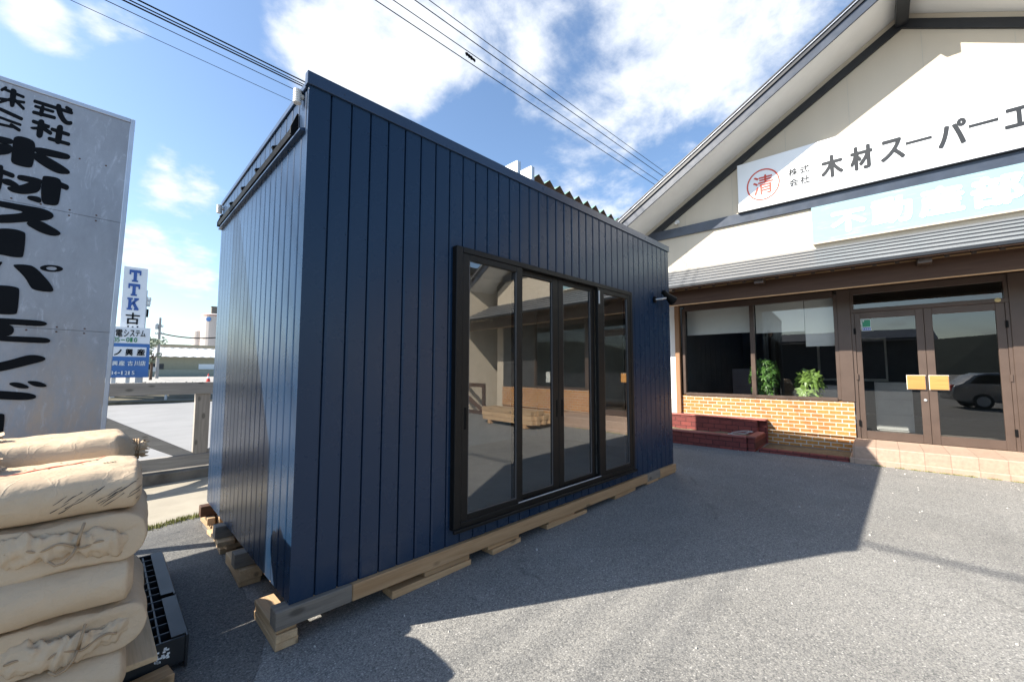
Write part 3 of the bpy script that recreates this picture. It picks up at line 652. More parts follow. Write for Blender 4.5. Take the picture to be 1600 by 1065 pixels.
# roof with soffit, verge boards
VO = .815
for (a, b, nm) in ((UL - 1.3, AP, 'l'), (AP, UR + 1.3, 'r')):
    f = FB_(); f.poly([(a, roofz(a, .02)), (b, roofz(b, .02)), (b, roofz(b, .21)), (a, roofz(a, .21))], -DEP - .5, VO - .012); f.build('roof_slab', M['soffit'], shop)
    f = FB_(); f.poly([(a, roofz(a, .0)), (b, roofz(b, .0)), (b, roofz(b, .018)), (a, roofz(a, .018))], -.121, VO - .004); f.build('soffit', M['soffit'], shop)
    f = FB_(); f.poly([(a, roofz(a, -.012)), (b, roofz(b, -.012)), (b, roofz(b, .15)), (a, roofz(a, .15))], VO, VO + .03); f.build('barge_board', M['blue_grey_metal'], shop)
    f = FB_(); f.poly([(a, roofz(a, .152)), (b, roofz(b, .152)), (b, roofz(b, .225)), (a, roofz(a, .225))], VO, VO + .055); f.build('verge_strip', M['dark_trim'], shop)
    f = FB_(); f.poly([(a, roofz(a, .227)), (b, roofz(b, .227)), (b, roofz(b, .252)), (a, roofz(a, .252))], -DEP - .5, VO + .075); f.build('roof_sheet', M['aluminium'], shop)
    f = FB_(); f.poly([(a, roofz(a, .254)), (b, roofz(b, .254)), (b, roofz(b, .275)), (a, roofz(a, .275))], -DEP - .5, VO + .09); f.build('roof_capping', M['dark_trim'], shop)
    # dark rake trim on the wall, 0.1 m below the soffit
    c, d = (UL, AP) if nm == 'l' else (AP, UR)
    f = FB_(); f.poly([(c, roofz(c, -.262)), (d, roofz(d, -.262)), (d, roofz(d, -.105)), (c, roofz(c, -.105))], .0, .04); f.build('rake_trim', M['dark_trim'], shop)
f = FB_(); f.b(AP - .075, AP + .075, .0, VO - .005, 6.93, 7.13); f.build('ridge_beam', M['dark_trim'], shop, bevel=.004)
f = FB_(); f.poly([(-3.6, 4.30), (UR - .3, 4.30), (UR - .3, 4.49), (-3.3, 4.49)], .0, .045); f.build('wall_band', M['blue_grey_metal'], shop)
# small round sensor on the wall
f = FB_(); f.lathe([(.05, 0), (.05, .02), (.035, .025)], 14, f.p(-2.744, .0, 4.62), (0, -1, 0)); f.lathe([(.0, .02), (.03, .03), (.03, .11), (.0, .12)], 14, f.p(-2.744, .0, 4.60), (0, -1, -.2)); f.build('wall_lamp', M['white_plastic'], shop, smooth=True)
# pent roof: six stepped metal courses
PU0, PU1 = -3.75, 6.0
f = FB_(); n = 6
for i in range(n):
    v0, v1 = 1.266 * i / n, 1.266 * (i + 1) / n + .02
    z0, z1 = 3.576 - .586 * i / n, 3.576 - .586 * (i + 1) / n
    f.along([(v0, z0 + .0), (v1, z1 + .012), (v1, z1 - .014), (v0, z0 - .026)], PU0 - .08, PU1)
pr_ = f.build('pent_roof', M['roof_metal'], shop)
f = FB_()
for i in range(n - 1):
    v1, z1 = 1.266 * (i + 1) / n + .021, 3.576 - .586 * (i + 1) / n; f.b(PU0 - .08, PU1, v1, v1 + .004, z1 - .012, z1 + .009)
f.build('course_shadow_strips', M['dark_trim'], pr_)  # dark strips standing in for the shadow line below each course lip
f = FB_(); f.along([(1.275, 2.998), (1.292, 2.998), (1.292, 2.955), (1.275, 2.955)], PU0 - .08, PU1); f.build('eave_strip', M['dark_trim'], shop)
f = FB_(); f.along([(.0, 3.54), (1.272, 2.955), (1.272, 2.935), (.0, 3.52)], PU0, PU1 - .02); f.build('eave_boarding', M['brown_wood'], shop)
k = 0; u = PU0 + .15
while u < PU1 - .1:
    f = FB_(); f.along([(.02, 3.508), (1.19, 2.969), (1.19, 2.909), (.02, 3.448)], u - .022, u + .022); f.build('rafter', paint('rafter', (.06, .042, .034), .7), shop); u += .232
f = FB_(); f.b(PU0, PU1 - .05, .86, .975, 2.685, 2.945); fas = f.build('eave_beam', M['brown_wood'], shop)
f = FB_(); f.b(PU0, PU1 - .05, .976, .992, 2.948, 2.968); f.b(PU0, PU1 - .05, .976, .992, 2.672, 2.690); f.build('beam_moulding', M['tan_wood'], fas)
for k in range(5):
    u = -2.98 + k * 1.91; f = FB_(); f.b(u - .07, u + .07, .05, 1.16, 2.875, 2.985); f.build('cantilever_beam', M['brown_frame'], shop, bevel=.006)
# wall behind the pent roof above the windows
f = FB_(); f.b(-2.86, UR, -.118, -.005, 2.80, 3.298); f.build('lintel_panel', M['brown_frame'], shop)
f = FB_(); f.b(-2.835, -2.745, -.02, .085, .50, 2.80); f.build('corner_post', M['post_wood'], shop, bevel=.004)
# brick dado either side of the doors
for a, b in ((-2.742, .0), (1.885, 5.45)):
    f = FB_(); f.b(a, b, -.12, .03, .40, .953); f.build('brick_dado', M['orange_brick'], shop)
    f = FB_(); f.b(a, b, -.12, .012, .1, .398); f.b(a, b, .012, .042, .382, .399); f.build('brick_plinth', M['orange_brick'], shop)
f = FB_(); f.b(5.45, UR, -.12, .0, .1, 3.3); f.build('plain_wall', M['cream'], shop)
# fixed windows
def window(u0, u1, mulls, z0=.975, z1=2.74):
    f = FB_(); f.b(u0, u0 + .05, -.07, .035, z0, z1); f.b(u1 - .05, u1, -.07, .035, z0, z1); f.b(u0 + .05, u1 - .05, -.07, .035, z1 - .05, z1 + .06); f.b(u0 + .05, u1 - .05, -.07, .045, z0 - .02, z0 + .035)
    for m_ in mulls: f.b(m_ - .036, m_ + .036, -.06, .03, z0 + .035, z1 - .05)
    w = f.build('window', M['brown_frame'], shop, bevel=.003)
    e = [u0 + .05] + [x for m_ in mulls for x in (m_ - .036, m_ + .036)] + [u1 - .05]
    for i in range(0, len(e), 2):
        f = FB_(); f.add([f.p(e[i], -.02, z0 + .035), f.p(e[i + 1], -.02, z0 + .035), f.p(e[i + 1], -.02, z1 - .05), f.p(e[i], -.02, z1 - .05)], [(0, 1, 2, 3)]); f.build('pane', M['shop_glass'], w, recalc=False)
    return w
window(-2.70, -.155, (-1.42,))
window(2.02, 3.95, (3.0,))
f = FB_(); f.b(3.95, 5.45, -.11, -.0, .955, 2.80); f.build('dark_cladding', M['dark_shed'], shop)
for a, b, c, d in ((-.155, .018, .045, .955), (1.70, 1.885, .045, .36), (1.886, 2.02, .03, .955)): f = FB_(); f.b(a, b, -.1, c, d, 2.80); f.build('pillar', M['brown_frame'], shop, bevel=.004)
# entrance doors and transom
f = FB_(); f.b(.018, 1.70, -.05, .02, 2.705, 2.80); f.b(.018, 1.70, -.06, .035, 2.405, 2.465); f.b(.018, .062, -.06, .03, .36, 2.405); f.b(1.662, 1.70, -.06, .03, .36, 2.405); f.b(.018, .06, -.06, .03, 2.465, 2.705); f.b(1.66, 1.70, -.06, .03, 2.465, 2.705)
df = f.build('entrance_frame', M['brown_frame'], shop, bevel=.003)
f = FB_(); f.add([f.p(.06, -.02, 2.465), f.p(1.66, -.02, 2.465), f.p(1.66, -.02, 2.705), f.p(.06, -.02, 2.705)], [(0, 1, 2, 3)]); f.build('transom_pane', M['shop_glass'], df, recalc=False)
f = FB_(); f.lathe([(.0, .0), (.03, .006), (.03, .012), (.0, .016)], 14, f.p(1.60, .036, 2.44), (0, -1, 0)); f.build('badge', paint('brass', (.55, .42, .2), .4, metal=.6), df)
for (a, b, ga, gb, pu, lb) in ((.064, .862, .135, .775, .735, 0), (.866, 1.660, .955, 1.575, .975, 1)):
    z0, z1, g0, g1 = .378, 2.402, .505, 2.305
    f = FB_(); f.b(a, ga, -.035, .018, z0, z1); f.b(gb, b, -.035, .018, z0, z1); f.b(ga, gb, -.035, .016, z0, g0); f.b(ga, gb, -.035, .016, g1, z1); d_ = f.build('entrance_door', M['brown_frame'], shop, bevel=.003)
    f = FB_(); f.add([f.p(ga, -.01, g0), f.p(gb, -.01, g0), f.p(gb, -.01, g1), f.p(ga, -.01, g1)], [(0, 1, 2, 3)]); f.build('door_pane', M['shop_glass'], d_, recalc=False)
    f = FB_(); f.b(pu - .099, pu + .099, .036, .05, 1.180, 1.388); f.build('push_plate', M['plate_orange'], d_, bevel=.003)
    f = FB_(); f.b(pu - .104, pu + .104, .030, .0355, 1.175, 1.393); f.b(pu - .03, pu + .03, .017, .031, 1.2, 1.37); f.build('plate_backing', M['white_plastic'], d_)
    for hz in (.62, 1.36, 2.1):
        hu = .058 if not lb else 1.666; f = FB_(); f.b(hu - .014, hu + .014, .03, .042, hz - .05, hz + .05); f.build('hinge', M['black_metal'] if hz != 1.36 else M['brown_frame'], d_, bevel=.003)
    if not lb:
        f = FB_(); f.lathe([(.0, 0), (.018, 0), (.018, .012), (.0, .016)], 14, f.p(.822, .018, 1.02), (0, -1, 0)); f.build('lock', M['galv'], d_)
        f = FB_(); f.b(.150, .262, -.008, -.006, 2.105, 2.285); stk = f.build('sticker', M['sticker_white'], d_)
        f = FB_(); f.b(.156, .256, -.0058, -.0050, 2.165, 2.279); f.build('green_field', M['sticker_green'], d_)
        f = FB_(); f.b(.156, .256, -.0058, -.0050, 2.111, 2.155); f.build('blue_field', M['sticker_blue'], d_)
        f = FB_(); f.b(.162, .18, -.0048, -.0044, 2.25, 2.272)
        for q in range(4): f.b(.163 + q * .023, .175 + q * .023, -.0048, -.0044, 2.124, 2.142)
        f.build('white_marks', M['sticker_white'], d_)
# room behind the glass
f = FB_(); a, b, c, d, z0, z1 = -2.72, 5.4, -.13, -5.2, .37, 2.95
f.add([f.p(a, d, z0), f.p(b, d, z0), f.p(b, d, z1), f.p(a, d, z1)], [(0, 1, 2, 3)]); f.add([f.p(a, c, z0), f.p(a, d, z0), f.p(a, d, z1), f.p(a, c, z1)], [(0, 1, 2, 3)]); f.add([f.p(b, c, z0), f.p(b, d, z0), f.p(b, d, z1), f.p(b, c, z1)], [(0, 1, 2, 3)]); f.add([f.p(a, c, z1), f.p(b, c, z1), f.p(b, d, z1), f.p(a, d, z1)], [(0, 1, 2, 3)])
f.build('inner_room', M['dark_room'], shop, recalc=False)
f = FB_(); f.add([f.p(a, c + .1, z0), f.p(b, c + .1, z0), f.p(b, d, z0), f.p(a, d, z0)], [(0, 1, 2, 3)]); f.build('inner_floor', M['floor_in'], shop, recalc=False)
for k, (uu, z_) in enumerate(((2.95, 1.10), (3.32, 1.12))):
    o = (uu, -.05, z_); t = fthing('paper_notice', ('left', 'right')[k] + ' white paper notice taped inside the side window', 'notice', *o); f = FB_(o); f.b(uu, uu + .22, -.055, -.053, z_, z_ + .3); f.build('sheet', M['paper'], t)
# blinds
GBl = 'roller blinds in the shop window'
for (u0, u1, zb_, lb) in ((-2.655, -1.47, 2.195, 'grey shaded roller blind in the left window pane'), (-1.385, -.63, 2.165, 'pale roller blind half lit behind the right window pane'), (-.62, -.20, 1.885, 'longer pale blind at the right edge of the window beside the brown pillar')):
    o = (u0, -.16, zb_); t = fthing('roller_blind', lb, 'blind', *o, group=GBl)
    f = FB_(o); f.b(u0, u1, -.163, -.160, zb_ + .02, 2.78); f.build('cloth', M['blind'], t); f = FB_(o); f.b(u0, u1, -.17, -.155, zb_, zb_ + .02); f.build('bottom_bar', M['white_plastic'], t)
# counter and cabinets inside
def cab_(u0, u1, v0, v1, z1, m, lb, cat):
    o = (u0, v0, .372); t = fthing('office_cabinet', lb, cat, *o); f = FB_(o); f.b(u0, u1, v0, v1, .372, z1); f.build('carcass', m, t, bevel=.004)
    n = 3; h = (z1 - .42) / n
    for i in range(n): f = FB_(o); f.b(u0 + .02, u1 - .02, v1, v1 + .012, .40 + i * h, .40 + (i + 1) * h - .015); f.build('drawer', m, t, bevel=.003)
M['off_white'] = paint('office_white', (.36, .36, .35), .5)
cab_(.25, .75, -1.9, -1.4, 1.25, M['off_white'], 'pale drawer cabinet standing inside behind the left glass door', 'cabinet')
cab_(-.75, .0, -1.6, -1.2, 1.18, M['off_white'], 'low pale cabinet inside the window behind the bushy plants', 'cabinet')
cab_(-2.1, -1.45, -1.7, -1.3, 1.5, paint('office_mauve', (.12, .10, .11), .6), 'dark cabinet inside the left window pane', 'cabinet')
o = (-.9, -5.15, 1.2); t = fthing('rear_window', 'pale rear window frame glimpsed deep inside the shop', 'window', *o)
f = FB_(o); f.b(-.9, .5, -5.15, -5.13, 1.2, 2.3); f.build('frame', M['white_plastic'], t)
f = FB_(o)
for k in range(2): f.b(-.84 + k * .68, -.22 + k * .68, -5.129, -5.12, 1.26, 2.24)
f.build('panes', M['dark_shed'], t)
# plants on the sill inside
def leafy(name, lb, u, v, z0, h, wd, n, m, cat, leaflen, parts):
    o = (u, v, z0); t = fthing(name, lb, cat, *o)
    mb = MB(); mb.lathe([(.07, 0), (.095, .16), (.10, .17), (.085, .17), (.08, .15)], 16); mb.build('pot', M['plastic_black'], t)
    st = MB(); lf = MB(); rnd = random.Random(int(u * 100) + 5)
    for s in range(parts): 
        a = rnd.random() * 6.28; st.tube([(0, 0, .14), (math.cos(a) * .04, math.sin(a) * .04, h * .5), (math.cos(a) * wd * .3, math.sin(a) * wd * .3, h * .85)], .008, 6)
    for k in range(n):
        zc = .12 + (h - .12) * rnd.random() ** .8; rr = wd * (.35 + .65 * math.sin(max(.15, min(1, zc / h)) * 2.6)) * rnd.random() ** .45; a = rnd.random() * 6.28
        c = Vector((math.cos(a) * rr, math.sin(a) * rr, zc)); outd = Vector((math.cos(a), math.sin(a), .25)).normalized(); nl = rnd.choice((5, 6, 7))
        for q in range(nl):
            b_ = 2 * math.pi * q / nl + rnd.random() * .4; side = outd.orthogonal().normalized(); up = outd.cross(side)
            dr = (side * math.cos(b_) + up * math.sin(b_) + outd * .35 + Vector((0, 0, -.25))).normalized(); wv = dr.cross(outd).normalized(); L_ = leaflen * rnd.uniform(.7, 1.15); W_ = L_ * .26
            lf.add([c, c + dr * L_ * .45 + wv * W_ - outd * .004, c + dr * L_ + Vector((0, 0, -L_ * .18)), c + dr * L_ * .45 - wv * W_ - outd * .004, c + dr * L_ * .5 + outd * .006], [(0, 1, 4), (1, 2, 4), (2, 3, 4), (3, 0, 4)])
    st.build('stems', M['rust_brown'], t); lf.build('foliage', m, t, recalc=False)
leafy('potted_plant', 'tall dense dark green bushy plant inside the window beside the mullion', -1.30, -.28, .80, .84, .24, 170, M['leaf'], 'plant', .085, 6)
leafy('potted_plant', 'smaller pale green plant with long leaves inside the window, right of the bushy one', -.62, -.26, .80, .60, .19, 46, M['leaf2'], 'plant', .155, 4)
f = FB_(); f.b(-2.6, -.2, -.48, -.10, .74, .79); f.build('inner_sill', M['brown_wood'], shop)
# entrance step of pinkish tiles
o = (-.12, 0, .1); st_ = fthing('entrance_step', 'pinkish tiled two tier entrance step before the glass doors', 'step', *o)
f = FB_(o); f.b(-.02, 2.6, .0, .955, .1, .372); f.build('upper_tier', M['tile'], st_, bevel=.012)
f = FB_(o); f.b(-.05, 2.65, .956, 1.02, .05, .215); f.b(-.05, -.021, .0, .9555, .05, .215); f.build('lower_tier', M['tile'], st_, bevel=.012)
# brick planter and the low brick kerb
pl = fthing('brick_planter', 'empty dark red brick planter filled with dry soil below the shop window', 'planter', -1.25, 0, .1); o = (-1.25, 0, .1)
f = FB_(o); f.b(-4.3, -1.36, .955, 1.075, .05, .345); f.b(-1.359, -1.245, .10, 1.03, .05, .345); f.build('low_wall', M['red_brick'], pl, bevel=.012)
f = FB_(o); f.b(-4.3, -1.36, .06, .20, .05, .555); f.b(-1.359, -1.225, .0435, .0995, .05, .555); f.build('back_wall', M['red_brick'], pl, bevel=.01)
f = FB_(o); f.b(-4.31, -1.36, .94, 1.09, .346, .378); f.b(-1.359, -1.23, .30, 1.05, .346, .378); f.b(-4.31, -1.22, .045, .215, .556, .585); f.build('coping', paint('brick_coping', (.27, .085, .07), .8, var=.3, vs_=5), pl, bevel=.008)
f = FB_(o); nx, ny = 40, 12
f.add([f.p(-4.3 + 2.94 * i / nx, .2 + .76 * j / ny, .29 + .05 * noise.noise((i * .35, j * .5, 0)) + .012 * noise.noise((i * 1.9, j * 2.1, 4))) for j in range(ny + 1) for i in range(nx + 1)], [(j * (nx + 1) + i, j * (nx + 1) + i + 1, (j + 1) * (nx + 1) + i + 1, (j + 1) * (nx + 1) + i) for j in range(ny) for i in range(nx)]); f.build('soil', M['soil'], pl)
f = FB_(); f.b(-1.2, -.06, .90, 1.0, .08, .20)
tag(f.build('brick_kerb', M['red_brick'], bevel=.012), 'low red brick edging between the planter and the entrance step', 'kerb').location = GO
bpy.data.objects['brick_kerb'].rotation_euler = (0, 0, GA)
f = FB_(); f.add([f.p(-1.2, .0, .155), f.p(-.06, .0, .155), f.p(-.06, .9, .16), f.p(-1.2, .9, .16)], [(0, 1, 2, 3)]); k_ = tag(f.build('soil_bed', M['soil'], recalc=False), kind='structure'); k_.location = GO; k_.rotation_euler = (0, 0, GA)
# coil of wire on the planter edge
pts = []; 
for i in range(90):
    t = i / 89 * 6.28 * 2.2; rr = .12 + .03 * math.sin(t * .7); pts.append((math.cos(t) * rr * 1.3 + .03 * math.sin(t * .5), math.sin(t) * rr * .45, .012 + .075 * (.5 + .5 * math.sin(t * 1.0 + .6 + t * .08))))
mb = MB(); mb.tube(pts, .0042, 6); wc = tag(mb.build('wire_coil', paint('pale_wire', (.45, .44, .42), .5), smooth=True), 'loose loop of pale wire resting on the right end of the planter', 'wire'); wc.location = GO + _fu * -1.45 - _fw * 1.0 + Vector((0, 0, .37)); wc.rotation_euler = (0, 0, GA)
def mspot(k):
    u = random.choice((.25, .48, .62, .75, .9, 1.0, 1.12, 1.3, 1.5)) + random.gauss(0, .03); p = GO + _fu * u - _fw * (1.035 + random.random() * .015); return p.x, p.y, lot_z(p.x), .55
blades('moss_tufts', mspot, .045, 700, M['grass'], 'small tufts of yellow moss along the foot of the entrance step')

# ------------------------------------------------------------------ signs on the shop
def sign_fn(o): return lambda a, b, d: (a - o[0], -(o[2] + d - o[2]) - .0, b - o[1])
def text_row(parent, m, chars, o, v, bold):
    """one part per character: (char, u0, u1, z0, z1)"""
    for ch, u0, u1, a, b in chars:
        mb = MB(); put_glyph(mb, ch, u0 - o[0], u1 - o[0], a - o[2], b - o[2], lambda p, q, d: (p, -(v + d), q), bold); mb.build('letter', m, parent)
o = (-1.547, .05, 4.50)
s1 = fthing('shop_sign', 'long white company sign under the gable with red circled mark and dark grey letters', 'sign', *o)
f = FB_(o); f.b(-1.547, 3.20, .05, .085, 4.50, 5.43); f.build('board', M['sign_white'], s1)
f = FB_(o); f.b(-1.56, 3.22, .045, .10, 4.482, 4.499); f.build('bottom_trim', M['dark_trim'], s1)
text_row(s1, M['letter_grey'], [('木', -.262, .042, 4.74, 5.135), ('材', .125, .415, 4.745, 5.15), ('ス', .50, .79, 4.77, 5.12), ('ー', .80, 1.085, 4.955, 5.005), ('パ', 1.14, 1.44, 4.76, 5.15), ('ー', 1.46, 1.74, 4.96, 5.01), ('エ', 1.79, 2.06, 4.80, 5.09), ('ン', 2.13, 2.40, 4.78, 5.10), ('ド', 2.46, 2.72, 4.76, 5.14), ('ー', 2.76, 3.02, 4.955, 5.005)], o, .035, .035)
text_row(s1, M['letter_grey'], [('株', -.725, -.585, 4.94, 5.08), ('式', -.565, -.42, 4.94, 5.08), ('会', -.725, -.585, 4.75, 4.89), ('社', -.565, -.42, 4.75, 4.89)], o, .035, .02)
text_row(s1, M['red_ink'], [('清', -1.29, -.965, 4.745, 5.105)], o, .035, .010)
mb = MB()
cu, cz = -1.128, 4.928; nn = 48
for i in range(nn):
    a, b = 2 * math.pi * i / nn, 2 * math.pi * (i + 1) / nn
    P = [(cu + r * .9 * math.cos(t) - o[0], cz + r * math.sin(t) - o[2]) for r in (.298, .272) for t in (a, b)]
    mb.add([(p[0], -.0385, p[1]) for p in P], [(0, 1, 3, 2)])
mb.build('red_ring', M['red_ink'], s1, recalc=False)
o = (-.425, .02, 3.64)
s2 = fthing('shop_sign', 'faded pale cyan sign with big white letters just above the pent roof', 'sign', *o)
f = FB_(o); f.b(-.425, 2.9, .02, .06, 3.66, 4.295); f.build('board', M['old_sign'], s2)
f = FB_(o); f.b(-.43, 2.905, .018, .075, 3.638, 3.659); f.build('bottom_trim', M['cream'], s2)
text_row(s2, M['old_letter'], [('不', -.17, .29, 3.76, 4.13), ('動', .35, .83, 3.77, 4.20), ('産', .89, 1.37, 3.77, 4.21), ('部', 1.43, 1.92, 3.76, 4.21)], o, .041, .05)

# ------------------------------------------------------------------ big company sign on the left
SX0, SX1, SY, SZ0, SZ1 = -2.19, .056, 4.62, .90, 3.585
bs = thing('company_sign', 'large weathered metal sign board with huge black brush style letters at the left', 'sign', (-1.07, SY + .2, 0))
bo = Vector((-1.07, SY + .2, 0)); LEAN = .0178; bs.rotation_euler = (0, LEAN, 0); bs.location.x = -1.07 - LEAN * 2.25   # the board leans about one degree
def bsh(mb): mb.v = [(x - bo.x, y - bo.y, z - bo.z) for x, y, z in mb.v]; return mb
def m_weathered():
    b = NB('weathered_panel')
    dirt = b.ramp(b.noise(2.4, 9, .72, b.mapping((1, 1, .45))), [(.40, 0), (.66, .85)])
    cc = b.mix(dirt, (.41, .42, .45), (.29, .295, .315))
    s = b.n('ShaderNodeSeparateXYZ'); b.l(b.c, s.inputs[0])
    low = b.ramp(s.outputs[2], [(.33, 1), (.60, 0)]); low.node.color_ramp  # rust staining creeps up from the bottom edge
    mr = b.n('ShaderNodeMapRange'); mr.inputs['From Min'].default_value = .85; mr.inputs['From Max'].default_value = 1.95; mr.inputs['To Min'].default_value = 1.0; mr.inputs['To Max'].default_value = 0; b.l(s.outputs[2], mr.inputs['Value'])
    st = b.math('MULTIPLY', mr.outputs[0], b.ramp(b.noise(3.2, 8, .7, b.mapping((1.4, 1, .5))), [(.38, 0), (.6, 1)]))
    cc = b.mix(st, cc, (.58, .44, .32))
    scr = b.ramp(b.noise(5, 8, .75, b.mapping((3, 1, 1), (0, R(50), 0)), 1.2), [(.55, 0), (.68, .75)])
    cc = b.mix(scr, cc, (.58, .595, .63))
    b.set(cc, .42, .15, .4); b.bump(b.noise(2.2, 4), .12, .02)
    return b.m
M['weathered'] = m_weathered()
seams = (SZ0 + .02, 1.772, 2.683, SZ1 - .035)
for i in range(3):
    m = MB(); m.box(SX0 + .03, SX1 - .03, SY, SY + .012, seams[i] + .0015, seams[i + 1] - .0015); bsh(m).build('sign_panel', M['weathered'], bs)
m = MB(); m.box(SX0, SX0 + .029, SY - .008, SY + .10, SZ0, SZ1); m.box(SX1 - .029, SX1, SY - .008, SY + .10, SZ0, SZ1); m.box(SX0 + .029, SX1 - .029, SY - .008, SY + .10, SZ1 - .034, SZ1); m.box(SX0 + .029, SX1 - .029, SY - .008, SY + .10, SZ0, SZ0 + .018)
bsh(m).build('frame', M['aluminium'], bs, bevel=.003)
m = MB(); m.box(SX0 + .03, SX1 - .03, SY + .02, SY + .095, SZ0 + .019, SZ1 - .036); bsh(m).build('core', M['galv'], bs)
for x in (-1.9, -.9, -.12):
    m = MB(); m.box(x - .04, x + .04, SY + .101, SY + .18, 0, 3.4); bsh(m).build('post', M['galv'], bs)
for x, z in [(x, z) for x in (-1.45, -1.1, -.82, -.69, -.551, -.41, -.262, -.116) for z in (2.705, 2.661, 1.790, 1.754)] + [(-.239, 3.13), (-.091, 3.13)]:
    m = MB(); m.lathe([(.0065, 0), (.005, .003), (.001, .004)], 7, (x, SY, z), (0, -1, 0)); bsh(m).build('screw', M['screw'], bs)
